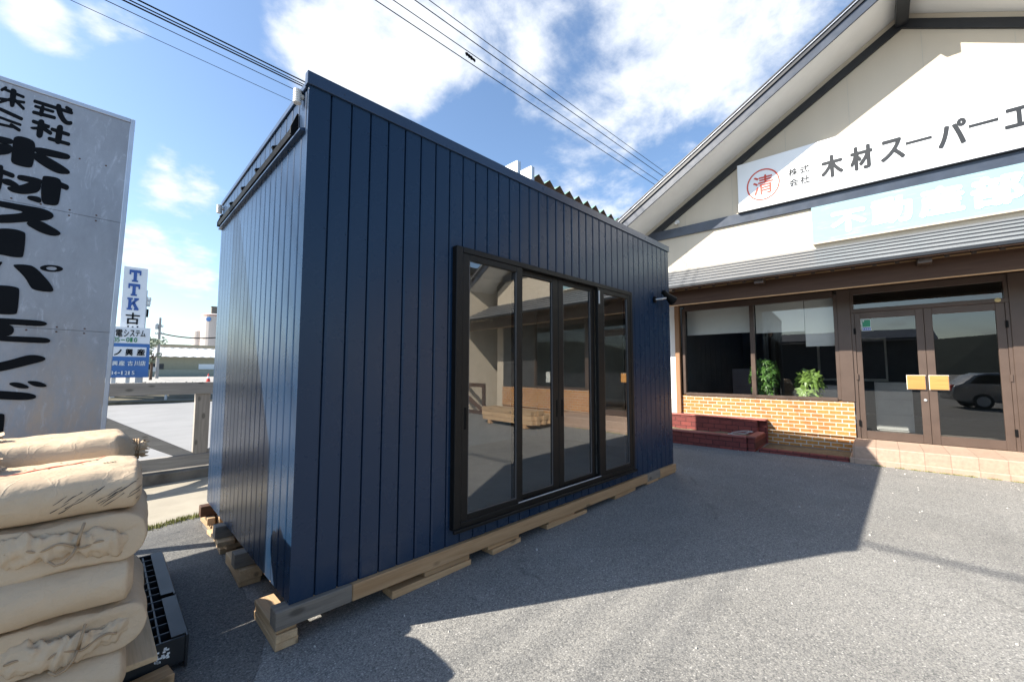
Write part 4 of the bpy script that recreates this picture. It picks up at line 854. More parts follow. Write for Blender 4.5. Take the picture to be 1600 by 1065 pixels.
STROKES=[[(-0.619,3.518),(-0.615,3.521),(-0.611,3.521),(-0.609,3.518),(-0.608,3.512),(-0.609,3.506),(-0.611,3.500),(-0.628,3.476),(-0.631,3.473),(-0.635,3.474),(-0.638,3.477),(-0.639,3.482),(-0.638,3.489),(-0.635,3.494)],
[(-0.529,3.494),(-0.526,3.492),(-0.524,3.487),(-0.524,3.481),(-0.526,3.476),(-0.529,3.472),(-0.532,3.471),(-0.619,3.484),(-0.622,3.485),(-0.623,3.490),(-0.623,3.496),(-0.622,3.501),(-0.619,3.505),(-0.615,3.506)],
[(-0.525,3.455),(-0.522,3.454),(-0.520,3.451),(-0.519,3.445),(-0.520,3.439),(-0.523,3.434),(-0.526,3.432),(-0.643,3.403),(-0.646,3.404),(-0.648,3.408),(-0.649,3.413),(-0.648,3.419),(-0.646,3.423),(-0.642,3.425)],
[(-0.521,3.406),(-0.519,3.402),(-0.518,3.395),(-0.520,3.389),(-0.523,3.384),(-0.527,3.383),(-0.530,3.384),(-0.577,3.433),(-0.579,3.438),(-0.579,3.444),(-0.578,3.450),(-0.575,3.455),(-0.571,3.457),(-0.568,3.455)],
[(-0.630,3.382),(-0.633,3.380),(-0.636,3.381),(-0.638,3.385),(-0.639,3.391),(-0.637,3.396),(-0.635,3.401),(-0.593,3.445),(-0.590,3.447),(-0.586,3.445),(-0.584,3.442),(-0.584,3.436),(-0.585,3.430),(-0.588,3.426)],
[(-0.528,3.327),(-0.524,3.324),(-0.522,3.318),(-0.522,3.311),(-0.525,3.304),(-0.529,3.300),(-0.533,3.299),(-0.635,3.326),(-0.638,3.329),(-0.640,3.334),(-0.640,3.341),(-0.638,3.348),(-0.634,3.352),(-0.630,3.353)],
[(-0.531,3.276),(-0.528,3.274),(-0.527,3.270),(-0.527,3.265),(-0.528,3.260),(-0.531,3.256),(-0.534,3.255),(-0.636,3.268),(-0.639,3.270),(-0.640,3.274),(-0.640,3.279),(-0.639,3.284),(-0.636,3.287),(-0.633,3.288)],
[(-0.567,3.242),(-0.564,3.241),(-0.563,3.237),(-0.562,3.232),(-0.563,3.227),(-0.566,3.223),(-0.569,3.222),(-0.632,3.217),(-0.635,3.218),(-0.637,3.221),(-0.638,3.226),(-0.636,3.231),(-0.634,3.235),(-0.631,3.237)],
[(-0.532,3.236),(-0.529,3.233),(-0.528,3.227),(-0.529,3.220),(-0.532,3.214),(-0.535,3.211),(-0.540,3.211),(-0.579,3.232),(-0.582,3.236),(-0.583,3.242),(-0.582,3.249),(-0.579,3.255),(-0.576,3.258),(-0.572,3.258)],
[(-0.284,3.492),(-0.280,3.490),(-0.278,3.485),(-0.277,3.477),(-0.279,3.470),(-0.283,3.465),(-0.288,3.463),(-0.476,3.463),(-0.480,3.465),(-0.482,3.470),(-0.482,3.477),(-0.480,3.484),(-0.477,3.489),(-0.473,3.491)],
[(-0.380,3.453),(-0.376,3.452),(-0.374,3.447),(-0.374,3.441),(-0.376,3.436),(-0.379,3.431),(-0.383,3.429),(-0.470,3.428),(-0.474,3.430),(-0.476,3.434),(-0.476,3.440),(-0.474,3.445),(-0.471,3.450),(-0.468,3.451)],
[(-0.428,3.393),(-0.430,3.384),(-0.434,3.376),(-0.440,3.373),(-0.445,3.375),(-0.449,3.381),(-0.450,3.390),(-0.446,3.444),(-0.444,3.453),(-0.440,3.460),(-0.434,3.464),(-0.429,3.462),(-0.425,3.456),(-0.424,3.447)],
[(-0.371,3.411),(-0.367,3.409),(-0.364,3.404),(-0.363,3.397),(-0.365,3.390),(-0.369,3.385),(-0.373,3.383),(-0.476,3.376),(-0.480,3.378),(-0.483,3.383),(-0.483,3.389),(-0.482,3.396),(-0.478,3.401),(-0.474,3.404)],
[(-0.287,3.510),(-0.283,3.507),(-0.282,3.501),(-0.283,3.494),(-0.285,3.488),(-0.289,3.485),(-0.294,3.484),(-0.317,3.494),(-0.321,3.497),(-0.322,3.503),(-0.321,3.510),(-0.319,3.516),(-0.315,3.519),(-0.310,3.520)],
[(-0.397,3.328),(-0.393,3.325),(-0.390,3.319),(-0.390,3.312),(-0.392,3.304),(-0.396,3.299),(-0.401,3.298),(-0.474,3.305),(-0.478,3.307),(-0.480,3.313),(-0.481,3.321),(-0.478,3.328),(-0.474,3.333),(-0.470,3.334)],
[(-0.421,3.234),(-0.424,3.221),(-0.430,3.210),(-0.438,3.205),(-0.446,3.207),(-0.452,3.215),(-0.454,3.228),(-0.451,3.325),(-0.448,3.338),(-0.442,3.349),(-0.434,3.355),(-0.426,3.353),(-0.420,3.345),(-0.418,3.332)],
[(-0.380,3.283),(-0.377,3.279),(-0.375,3.272),(-0.376,3.263),(-0.380,3.256),(-0.385,3.252),(-0.390,3.253),(-0.417,3.268),(-0.421,3.273),(-0.422,3.280),(-0.421,3.288),(-0.418,3.295),(-0.413,3.299),(-0.408,3.299)],
[(-0.291,3.312),(-0.287,3.309),(-0.284,3.304),(-0.284,3.296),(-0.286,3.289),(-0.290,3.284),(-0.295,3.282),(-0.379,3.286),(-0.384,3.289),(-0.386,3.294),(-0.386,3.301),(-0.384,3.309),(-0.380,3.314),(-0.376,3.315)],
[(-0.326,3.225),(-0.329,3.211),(-0.336,3.201),(-0.344,3.196),(-0.353,3.198),(-0.358,3.206),(-0.360,3.219),(-0.356,3.325),(-0.353,3.339),(-0.346,3.350),(-0.338,3.355),(-0.329,3.354),(-0.324,3.345),(-0.322,3.332)],
[(-0.286,3.236),(-0.282,3.234),(-0.279,3.229),(-0.279,3.222),(-0.281,3.214),(-0.285,3.209),(-0.289,3.207),(-0.390,3.208),(-0.394,3.210),(-0.396,3.216),(-0.397,3.223),(-0.395,3.230),(-0.391,3.235),(-0.386,3.237)],
[(-0.545,2.890),(-0.540,2.887),(-0.537,2.879),(-0.537,2.870),(-0.540,2.861),(-0.545,2.856),(-0.550,2.855),(-0.615,2.871),(-0.619,2.874),(-0.622,2.881),(-0.622,2.891),(-0.620,2.899),(-0.615,2.905),(-0.609,2.906)],
[(-0.276,2.898),(-0.270,2.893),(-0.267,2.883),(-0.267,2.872),(-0.271,2.861),(-0.278,2.855),(-0.285,2.854),(-0.319,2.864),(-0.325,2.869),(-0.328,2.878),(-0.328,2.890),(-0.324,2.900),(-0.317,2.906),(-0.310,2.907)],
[(-0.567,2.229),(-0.565,2.232),(-0.562,2.233),(-0.559,2.231),(-0.557,2.227),(-0.557,2.223),(-0.558,2.218),(-0.575,2.178),(-0.577,2.175),(-0.580,2.174),(-0.583,2.176),(-0.585,2.179),(-0.586,2.184),(-0.585,2.189)],
[(-0.594,3.505),(-0.585,3.521),(-0.568,3.519),(-0.563,3.505),(-0.567,3.393),(-0.577,3.378),(-0.591,3.381)],
[(-0.369,3.505),(-0.356,3.517),(-0.341,3.510),(-0.336,3.469),(-0.320,3.423),(-0.301,3.399),(-0.284,3.412),(-0.275,3.400),(-0.279,3.382),(-0.303,3.368),(-0.328,3.376),(-0.350,3.409),(-0.366,3.455)],
[(-0.393,3.331),(-0.388,3.318),(-0.421,3.282),(-0.471,3.255),(-0.486,3.262),(-0.482,3.273),(-0.447,3.289),(-0.416,3.316)],
[(-0.556,3.160),(-0.531,3.181),(-0.477,3.180),(-0.456,3.161),(-0.452,3.123),(-0.454,2.977),(-0.474,2.958),(-0.531,2.956),(-0.560,2.968),(-0.561,3.009),(-0.559,3.131)],
[(-0.462,3.136),(-0.297,3.143),(-0.277,3.135),(-0.272,3.121),(-0.281,3.100),(-0.315,3.090),(-0.455,3.077)],
[(-0.462,3.083),(-0.413,3.089),(-0.327,3.049),(-0.280,3.021),(-0.266,3.000),(-0.275,2.983),(-0.329,2.967),(-0.391,2.989),(-0.462,3.037)],
[(-0.656,3.132),(-0.621,3.140),(-0.554,3.143),(-0.555,3.102),(-0.653,3.082)],
[(-0.652,3.063),(-0.618,3.087),(-0.558,3.101),(-0.557,3.036),(-0.613,3.001),(-0.647,2.981)],
[(-0.643,2.919),(-0.600,2.935),(-0.590,2.919),(-0.591,2.729),(-0.632,2.716)],
[(-0.594,2.831),(-0.567,2.843),(-0.536,2.833),(-0.510,2.812),(-0.515,2.795),(-0.558,2.791),(-0.592,2.800)],
[(-0.526,2.874),(-0.515,2.894),(-0.399,2.897),(-0.397,2.855),(-0.506,2.849),(-0.524,2.858)],
[(-0.408,2.915),(-0.391,2.929),(-0.327,2.936),(-0.309,2.916),(-0.306,2.875),(-0.311,2.742),(-0.322,2.719),(-0.355,2.710),(-0.404,2.711)],
[(-0.471,2.736),(-0.459,2.753),(-0.401,2.758),(-0.399,2.710),(-0.434,2.714),(-0.467,2.722)],
[(-0.568,2.776),(-0.552,2.789),(-0.510,2.809),(-0.462,2.854),(-0.413,2.911),(-0.404,2.799),(-0.475,2.755),(-0.531,2.747),(-0.561,2.760)],
[(-0.617,2.667),(-0.593,2.669),(-0.470,2.671),(-0.387,2.675),(-0.342,2.657),(-0.331,2.634),(-0.343,2.605),(-0.388,2.580),(-0.470,2.549),(-0.548,2.518),(-0.607,2.503),(-0.611,2.560),(-0.528,2.589),(-0.471,2.621),(-0.530,2.626),(-0.615,2.626)],
[(-0.479,2.542),(-0.404,2.583),(-0.347,2.553),(-0.298,2.524),(-0.287,2.504),(-0.309,2.484),(-0.349,2.478),(-0.403,2.493)],
[(-0.639,2.446),(-0.564,2.475),(-0.510,2.483),(-0.469,2.473),(-0.460,2.459),(-0.461,2.299),(-0.470,2.280),(-0.522,2.276),(-0.565,2.283),(-0.629,2.279)],
[(-0.508,2.213),(-0.498,2.226),(-0.433,2.235),(-0.400,2.222),(-0.358,2.169),(-0.323,2.119),(-0.300,2.070),(-0.309,2.052),(-0.352,2.048),(-0.397,2.053),(-0.415,2.067),(-0.439,2.125),(-0.473,2.174)],
[(-0.616,2.059),(-0.558,2.061),(-0.510,2.065),(-0.474,2.058),(-0.466,2.043),(-0.466,1.877),(-0.477,1.860),(-0.546,1.855),(-0.604,1.851)],
[(-0.603,1.827),(-0.544,1.828),(-0.372,1.830),(-0.333,1.824),(-0.317,1.810),(-0.331,1.793),(-0.369,1.786),(-0.477,1.788),(-0.600,1.777)],
[(-0.594,1.782),(-0.477,1.792),(-0.475,1.702),(-0.589,1.695)],
[(-0.595,1.699),(-0.537,1.701),(-0.339,1.707),(-0.306,1.699),(-0.294,1.682),(-0.307,1.666),(-0.349,1.662),(-0.593,1.665)],
[(-0.560,1.501),(-0.526,1.514),(-0.468,1.538),(-0.408,1.569),(-0.370,1.575),(-0.328,1.566),(-0.309,1.548),(-0.326,1.527),(-0.379,1.506),(-0.446,1.477),(-0.522,1.449),(-0.557,1.439)],
[(-0.479,1.363),(-0.464,1.374),(-0.428,1.372),(-0.392,1.352),(-0.379,1.334),(-0.394,1.327),(-0.431,1.331),(-0.460,1.346)],
[(-0.394,1.376),(-0.382,1.385),(-0.340,1.380),(-0.307,1.363),(-0.293,1.346),(-0.309,1.336),(-0.351,1.341),(-0.378,1.359)],
[(-0.573,1.322),(-0.515,1.314),(-0.392,1.299),(-0.353,1.285),(-0.341,1.268),(-0.351,1.252),(-0.389,1.245),(-0.439,1.247),(-0.569,1.259)],
[(-0.546,1.157),(-0.490,1.153),(-0.481,1.139),(-0.483,0.972),(-0.535,0.973)]]
RING=[[(-0.262,2.237),(-0.265,2.229),(-0.273,2.220),(-0.286,2.213),(-0.302,2.207),(-0.320,2.204),(-0.338,2.203),(-0.354,2.205),(-0.367,2.209),(-0.376,2.215),(-0.379,2.223),(-0.377,2.231),(-0.369,2.239),(-0.357,2.247),(-0.341,2.253),(-0.323,2.256),(-0.305,2.257),(-0.288,2.256),(-0.275,2.251),(-0.266,2.245)],[(-0.295,2.233),(-0.296,2.229),(-0.299,2.224),(-0.305,2.220),(-0.313,2.217),(-0.321,2.216),(-0.329,2.216),(-0.336,2.217),(-0.342,2.219),(-0.346,2.223),(-0.348,2.227),(-0.347,2.231),(-0.343,2.236),(-0.338,2.239),(-0.330,2.242),(-0.322,2.244),(-0.314,2.244),(-0.306,2.243),(-0.300,2.241),(-0.296,2.237)]]

def smooth_poly(p, it=2):
    for _ in range(it):
        q = []
        for i in range(len(p)):
            a, b = p[i], p[(i + 1) % len(p)]
            q += [(a[0] * .75 + b[0] * .25, a[1] * .75 + b[1] * .25), (a[0] * .25 + b[0] * .75, a[1] * .25 + b[1] * .75)]
        p = q
    return p
m = MB()
for i, p in enumerate(STROKES):
    p = smooth_poly(p); d = .0012 + .00012 * i
    m.prism(p, lambda q, t: (q[0] - LEAN * (q[1] - 2.25), SY - t, q[1]), d, .0002)
n = len(RING[0])
m.add([(x - LEAN * (z - 2.25), SY - .003, z) for L in RING for x, z in L], [(i, (i + 1) % n, n + (i + 1) % n, n + i) for i in range(n)])
# the second column of the same sign, out of the picture to the left
for k, ch in enumerate('不動産部'): put_glyph(m, ch, -2.0, -1.35, 2.95 - k * .62, 3.45 - k * .62, lambda a, b, d: (a, SY - .001 - d, b), .03)
bsh(m).build('lettering', M['ink'], bs)

# ------------------------------------------------------------------ timber fence behind
fe = thing('timber_fence', 'weathered grey timber fence with diagonal braces on the concrete kerb', 'fence', (0, 7.05, .135))
def fb_(name, x0, x1, y0, y1, z0, z1, mm): m = MB(); m.box(x0, x1, y0 - 7.05, y1 - 7.05, z0 - .135, z1 - .135); return m.build(name, M[mm], fe, bevel=.004)
fb_('top_rail', -6.2, 2.9, 7.0, 7.09, 1.128, 1.288, 'fence_x')
fb_('bottom_rail', -6.2, 2.9, 7.0, 7.09, .165, .318, 'fence_x')
PX = (-6.1, -4.36, -2.62, -.80, .905, 2.65)
for x in PX: fb_('post', x, x + .165, 7.015, 7.115, .3185, 1.1275, 'fence_z')
for i in range(len(PX) - 1):
    a, b = PX[i] + .166, PX[i + 1] - .001
    if i % 2: p = [(a, 1.02), (a, .84), (b - .14, .32), (b, .32), (b, .365)]
    else: p = [(b, 1.02), (b, .84), (a + .14, .32), (a, .32), (a, .365)]
    if i == 3: p = [(a, 1.127), (a, 1.035), (a + .02, 1.02), (a + .60, .765), (b - .18, .3195), (b, .3195), (b, .365), (a + .62, .90), (a + .2, 1.127)]; p = [(-.634, 1.127), (-.634, .98), (.055, .695), (.71, .3195), (.904, .3195), (.904, .345), (.05, .875), (-.45, 1.127)]
    m = MB(); m.prism(p, lambda q, t: (q[0], t - 7.05, q[1] - .135), 7.025, 7.075); m.build('brace', M['fence_x'], fe, bevel=.003)

# ------------------------------------------------------------------ far signs, poles, warehouse, silos
Y0 = 25.5
def fsign(mb, ch, a0, a1, b0, b1, bold, o, y): put_glyph(mb, ch, a0 - o[0], a1 - o[0], b0 - o[2], b1 - o[2], lambda p, q, d: (p, y - o[1] - d, q), bold, .02)
o = (1.2, Y0 + .2, .15)
tt = thing('tower_sign', 'tall narrow white roadside sign reading TTK in blue capitals', 'sign', o)
def bx(x0, x1, y0, y1, z0, z1, o): return MB().box(x0 - o[0], x1 - o[0], y0 - o[1], y1 - o[1], z0 - o[2], z1 - o[2])
bx(.405, 1.23, Y0, Y0 + .12, 1.9, 6.19, o).build('board', M['sign_white'], tt)
bx(1.03, 1.27, Y0 + .121, Y0 + .33, .15, 5.2, o).build('post', M['galv'], tt)
m = MB()
def slab(m, ch, x0, x1, z0, z1, y, o):
    w, h = x1 - x0, z1 - z0
    def B(a, b, c, d): m.box(x0 + a * w - o[0], x0 + b * w - o[0], y - .025 - o[1], y - o[1], z0 + c * h - o[2], z0 + d * h - o[2])
    if ch == 'T': B(.36, .64, .14, .78); B(.24, .76, 0, .139); B(0, 1, .781, 1); B(0, .14, .60, .78); B(.86, 1, .60, .78)
    else:
        B(.10, .36, .14, .86); B(0, .46, 0, .139); B(0, .46, .861, 1); B(.60, 1, 0, .139); B(.58, .98, .861, 1)
        for p in ([(.361, .36), (.361, .60), (.62, .86), (.92, .86)], [(.45, .52), (.62, .69), (.98, .14), (.66, .14)]): m.prism([(x0 + a * w - o[0], z0 + b * h - o[2]) for a, b in p], lambda q, t: (q[0], t, q[1]), y - .025 - o[1], y - o[1])
slab(m, 'T', .60, 1.0, 5.51, 6.06, Y0, o); slab(m, 'T', .59, .99, 4.86, 5.42, Y0, o); slab(m, 'K', .585, .985, 4.20, 4.76, Y0, o); m.build('blue_lettering', M['blue_letter'], tt)
m = MB(); fsign(m, '古', .57, 1.05, 3.54, 4.08, .02, o, Y0); fsign(m, '川', .58, 1.02, 2.95, 3.47, .02, o, Y0); m.build('black_lettering', M['ink'], tt)
o = (0, Y0 - .2, .15)
ps = thing('panel_sign', 'stacked blue and white company sign panels below the tall white sign', 'sign', o); YP = Y0 - .5
k_ = YP / Y0   # these panels stand half a metre nearer the road
def q_(x, z): return x * k_, 1.45 + (z - 1.45) * k_
def pbox(x0, x1, z0, z1, d0, d1): a, c = q_(x0, z0); b, d = q_(x1, z1); return bx(a, b, YP - d1, YP - d0, c, d, o)
pbox(-1.6, 1.445, 2.665, 3.40, 0, .10).build('white_panel', M['sign_white'], ps)
pbox(-1.6, 1.46, 1.12, 2.66, 0, .10).build('blue_panel', M['blue_sign'], ps)
pbox(-1.5, 1.345, 2.06, 2.50, .10, .12).build('white_field', M['sign_white'], ps)
for x in (-.9, .32, .78): a = x * k_; bx(a - .07, a + .07, YP + .001, YP + .12, .1, 1.3, o).build('post', M['white_plastic'], ps)
def pl_(mb, ch, x0, x1, z0, z1, bold, d): a, c = q_(x0, z0); b, e = q_(x1, z1); put_glyph(mb, ch, a - o[0], b - o[0], c - o[2], e - o[2], lambda p, q, t: (p, YP - o[1] - d - t, q), bold, .02)
m = MB()
for c, a, b, z0, z1 in (('電', .28, .51, 2.95, 3.28), ('シ', .55, .72, 2.96, 3.28), ('ス', .75, .91, 2.98, 3.27), ('テ', .935, 1.09, 2.99, 3.27), ('ム', 1.11, 1.28, 2.98, 3.28)): pl_(m, c, a, b, z0, z1, .015, .10)
m.build('top_lettering', M['ink'], ps); m = MB()
for c, a, b, z0, z1 in (('ノ', .27, .52, 2.11, 2.38), ('興', .64, .89, 2.10, 2.41), ('産', 1.02, 1.30, 2.11, 2.42)): pl_(m, c, a, b, z0, z1, .03, .12)
m.build('name_lettering', M['ink'], ps)
m = MB()
for i, c in enumerate('35'): pl_(m, c, .24 + i * .10, .33 + i * .10, 2.71, 2.92, .012, .10)
pl_(m, '-', .47, .60, 2.79, 2.825, .0, .10)
for i, c in enumerate('010'): pl_(m, c, .64 + i * .13, .75 + i * .13 - (.03 if c == '1' else 0), 2.72, 2.93, .012, .10)
m.build('green_lettering', M['green_letter'], ps)
m = MB()
for c, a, b, z0, z1 in (('興', .24, .42, 1.65, 1.86), ('産', .45, .65, 1.65, 1.87), ('古', .74, .92, 1.65, 1.87), ('川', .96, 1.14, 1.65, 1.87), ('店', 1.16, 1.35, 1.65, 1.88)): pl_(m, c, a, b, z0, z1, .025, .10)
m.build('branch_lettering', M['old_letter'], ps); m = MB()
for i, c in enumerate('34-1215'):
    a = .20 + i * .116
    if c == '-': pl_(m, c, a + .0, a + .085, 1.31, 1.345, 0, .10)
    else: pl_(m, c, a, a + (.05 if c == '1' else .095), 1.245, 1.41, .012, .10)
m.build('number_lettering', M['old_letter'], ps)
# utility poles
def pole(name, lb, x, y, z0, z1, arms, group='utility poles across the road'):
    t = thing(name, lb, 'utility pole', (x, y, z0), 0, group); m = MB(); m.tube([(0, 0, 0), (0, 0, z1 - z0)], .17, 10, .11); m.build('pole', M['grey_conc_pole'], t)
    for z, w in arms:
        m = MB(); m.box(-w, w, -.05, .05, z - z0 - .05, z - z0 + .05); a = m.build('crossarm', M['galv'], t)
        m = MB()
        for q in (-.9, -.5, .5, .9): m.lathe([(.04, 0), (.06, .05), (.04, .1), (.05, .15), (.0, .18)], 8, (q * w, 0, z - z0 + .05))
        m.build('insulators', M['white_plastic'], a)
    return t
p1 = pole('utility_pole', 'slim grey utility pole with a pale box in front of the khaki warehouse', 4.17, 60, .45, 7.3, ((5.5, .4), (6.3, .3)))
MB().box(-.48, -.1, -.2, .2, .85, 1.35).build('meter_box', M['galv'], p1)
m = MB(); m.lathe([(.0, 0), (.16, 0), (.18, .5), (.12, .62), (0, .64)], 10, (-.28, 0, 5.55)); m.build('transformer', M['galv'], p1)
p2 = pole('utility_pole', 'utility pole hidden behind the TTK sign with its transformer showing', 1.36, 30, .5, 5.6, ((5.25, .28), (5.0, .26)))
m = MB(); m.lathe([(.0, 0), (.11, 0), (.12, .42), (.0, .46)], 10, (.10, -.1, 3.85)); m.build('transformer', M['black_metal'], p2)
def wire(name, pts, r, lb, cat='power line', sag=0, group=None, n=24, m='black_metal'):
    a, b = Vector(pts[0]), Vector(pts[1]); mb = MB(); P = []
    for i in range(n + 1): t = i / n; p = a.lerp(b, t); p.z -= sag * 4 * t * (1 - t); P.append(p - a)
    mb.tube(P, r, 5); o_ = mb.build(name, M[m], smooth=True); o_.location = a; return tag(o_, lb, cat, group)
wire('service_cable', ((4.3, 60, 5.55), (15.5, 60, 7.9)), .07, 'dark sagging cable from the slim pole to the right in the distance', sag=1.25)
# warehouse
wh = thing('warehouse', 'long low khaki warehouse with pale ribbed roof beyond the road', 'warehouse', (8, 75, .5))
MB().box(-30, 30, 0, 14, 0, 2.8).build('wall', M['khaki'], wh)
m = MB(); n = 120
vs = []; 
for i in range(n + 1):
    x = -30.5 + 61 * i / n; h = .0 if i % 2 else .10; vs += [(x, -.6, 2.82 + h), (x, 7, 4.35 + h)]
m.add(vs, [(2 * i, 2 * i + 2, 2 * i + 3, 2 * i + 1) for i in range(n)]); m.build('roof', M['white_roof'], wh, recalc=False)
for x0, x1, mm in ((-3.7, -2.1, 'dark_shed'), (1.8, 3.7, 'sign_white'), (8, 10, 'sign_white'), (-9, -7, 'dark_shed')):
    MB().box(x0, x1, -.06, -.001, 1.1, 1.85).build('window', M[mm], wh)
MB().box(-30, 30, -2.6, -2.5, 0, 1.02).build('low_fence', paint('greenish_fence', (.20, .23, .20), .8, var=.1), wh)
wb = thing('flat_roof_building', 'pale flat roofed block rising just behind the warehouse roof', 'building', (14, 110, .5))
m = MB(); m.box(-9, 9, 0, 10, 0, 6.0); m.build('wall', M['cream'], wb); MB().box(-9.2, 9.2, -.2, 10.2, 6.0, 6.3).build('parapet', M['khaki'], wb)
def silo(x, y, z1, r, lb, rim):
    t = thing('silo', lb, 'silo', (x, y, .5), 0, 'concrete silos'); m = MB(); m.lathe([(r, 0), (r, z1 - .5), (r * .9, z1 - .3), (0, z1 + .1)], 28); m.build('shell', paint('silo_shell', (.56, .50, .46), .8, var=.15, vs_=.4, streak=True), t, smooth=False)
    if not rim: return t
    m = MB(); m.lathe([(r + .06, 0), (r + .06, .25)], 28, (0, 0, z1 - .9)); m.build('rim', paint('faded_red', (.50, .26, .20), .7), t)
    return t
s_ = silo(21.3, 140, 16.8, 3.0, 'tall pinkish silo with a blue emblem beside the cabin edge', True)
m = MB(); m.box(-.9, .5, -1, .6, 16.3, 18.6); m.box(-1.0, .6, -1.1, .7, 18.6, 18.75); m.build('head_house', M['old_concrete'], s_)
m = MB(); m.box(.25, .65, -3.2, -2.9, 0, 16.2); m.box(1.1, 1.5, -3.0, -2.7, 0, 16.2); m.build('ladder_shaft', M['old_concrete'], s_)
m = MB(); m.lathe([(.001, 0), (.62, 0), (.62, .04), (.001, .06)], 16, (-1.72, -2.55, 14.9), (-.58, -.81, 0)); m.build('emblem', M['blue_sign'], s_)
silo(18.6, 143, 12.3, 1.7, 'shorter pale silo tucked against the left of the tall one', False)
cn = thing('traffic_cone', 'red traffic cone with a white band on the far yard', 'cone', (5.83, 39.6, .56))
MB().box(-.19, .19, -.19, .19, -.05, -.01).build('base', M['red_cone'], cn)
MB().lathe([(.15, -.01), (.095, .26)], 14).build('lower_body', M['red_cone'], cn); MB().lathe([(.095, .26), (.065, .42)], 14).build('white_band', M['sign_white'], cn); MB().lathe([(.065, .42), (.025, .62), (.0, .63)], 14).build('tip', M['red_cone'], cn)
def tree(name, lb, x, y, z0, h, r, n, m, trunk=.12):
    t = thing(name, lb, 'tree', (x, y, z0)); mb = MB(); mb.tube([(0, 0, 0), (.05, 0, h * .35), (0, .04, h * .6)], trunk, 8, trunk * .4)
    for k in range(5): a = k * 1.26; mb.tube([(0, 0, h * .35), (math.cos(a) * r * .5, math.sin(a) * r * .5, h * .65)], trunk * .4, 6, trunk * .15)
    mb.build('trunk', M['rust_brown'], t); cr = MB(); rnd = random.Random(int(x * 10 + y))
    cl = [(Vector((rnd.gauss(0, r * .5), rnd.gauss(0, r * .5), h * (.45 + .5 * rnd.random()))), r * rnd.uniform(.25, .5)) for _ in range(16)]
    for k in range(n):
        c, cr_ = rnd.choice(cl); v = Vector((rnd.gauss(0, 1), rnd.gauss(0, 1), rnd.gauss(0, 1))).normalized(); p = c + v * cr_ * rnd.random() ** .4; a = Vector((rnd.gauss(0, 1), rnd.gauss(0, 1), rnd.gauss(0, 1))).normalized(); s = h * .018 * rnd.uniform(.6, 1.5); b = a.orthogonal().normalized() * s; d = a.cross(b).normalized() * s
        cr.add([p - b, p + d, p + b, p - d], [(0, 1, 2, 3)])
    cr.build('crown', m, t, recalc=False); return t
tree('roadside_tree', 'small pale green tree beside the utility pole behind the blue sign', 3.05, 50, .5, 3.9, .8, 900, paint('pale_foliage', (.26, .30, .22), .8, var=.4, vs_=5))
# overhead lines, running along the road
GW1, GW2 = 'bundle of overhead wires at the upper left', 'four thin overhead wires crossing the sky'
for i, (y, z, r, lb) in enumerate(((10.33, 8.5, .016, 'thick lower cable of the upper left bundle'), (10.17, 8.5, .013, 'middle cable of the upper left bundle'), (9.98, 8.5, .016, 'topmost thick cable of the upper left bundle'), (10.45, 8.55, .008, 'thin wire close beside the thick lower cable'), (10.75, 8.5, .006, 'faint thin wire lowest in the upper left bundle'))):
    wire('overhead_wire', ((-14, y, z + .35), (40, y + .9 * (1 if i != 4 else 1.2), z + .35)), r, lb, sag=.35 + .06 * i, group=GW1, n=40)
for i, (y, r, lb) in enumerate(((7.05, .010, 'lowest of the four thin wires crossing the sky'), (6.81, .009, 'wire with a black marker on it, second lowest of four'), (6.52, .010, 'second highest of the four thin wires crossing the sky'), (6.33, .008, 'topmost of the four thin wires crossing the sky'))):
    wire('overhead_wire', ((-16, y + .43, 8.5 + .42), (44, y - .9, 8.5 + .42)), r, lb, sag=.45, group=GW2, n=40)
for i in range(4):
    x = -4.75 - .11 * i
    wire('overhead_wire', ((x, -40, 8.6 + .1 * i), (x, 60, 8.6 + .1 * i)), .022, ('first', 'second', 'third', 'fourth')[i] + ' cable overhead from the left, seen only by its faint shadow line on the asphalt', sag=.3, group='cables crossing above the lot', n=20)
mk = MB()
for k in range(14):
    x = k / 13 - .5; s = .026 + .03 * abs(noise.noise((k * .7, 3, 0))); mk.box(x * .26 - .012, x * .26 + .012, -s * .8, s * .8, -s - .014 * (k % 4 == 1) - x * .03, s * .8 - x * .03)
mk = mk.build('wire_marker', M['black_metal'], bevel=.01); tag(mk, 'ragged black wrap clamped on one of the four thin wires', 'wire marker')
mk.location = (5.47, 6.83, 8.485)

# ------------------------------------------------------------------ canopy and panels behind the cabin
cn_ = thing('canopy', 'rusty folded plate canopy roof with teal top rising behind the cabin', 'canopy', (10.6, 7.6, .15))
x0 = 8.6 - .489 * .35; zp = 7.157; vs = []; vs2 = []; nseg = 26
for i in range(nseg + 1):
    x = x0 + i * .2445 - 10.6; z = zp - .023 * (x + 10.6 - 8.6) - .15 + (0 if i % 2 else -.20) ; vs += [(x, 0, z), (x, 6, z + .25)]; vs2 += [(x, .004, z - .012), (x, 6, z + .238)]
fs = [(2 * i, 2 * i + 2, 2 * i + 3, 2 * i + 1) for i in range(nseg)]
MB().add(vs, fs).build('roof_sheet', M['teal_roof'], cn_, recalc=False); MB().add(vs2, fs).build('roof_underside', M['rust_brown'], cn_, recalc=False)
for x, y in ((-1.6, .6), (3.4, .6), (-1.6, 5.4), (3.4, 5.4)): MB().box(x - .08, x + .08, y - .08, y + .08, 0, 6.62).build('post', M['galv'], cn_)
MB().box(-1.9, 3.9, .5, .7, 6.40, 6.62).build('beam', M['rust_brown'], cn_)
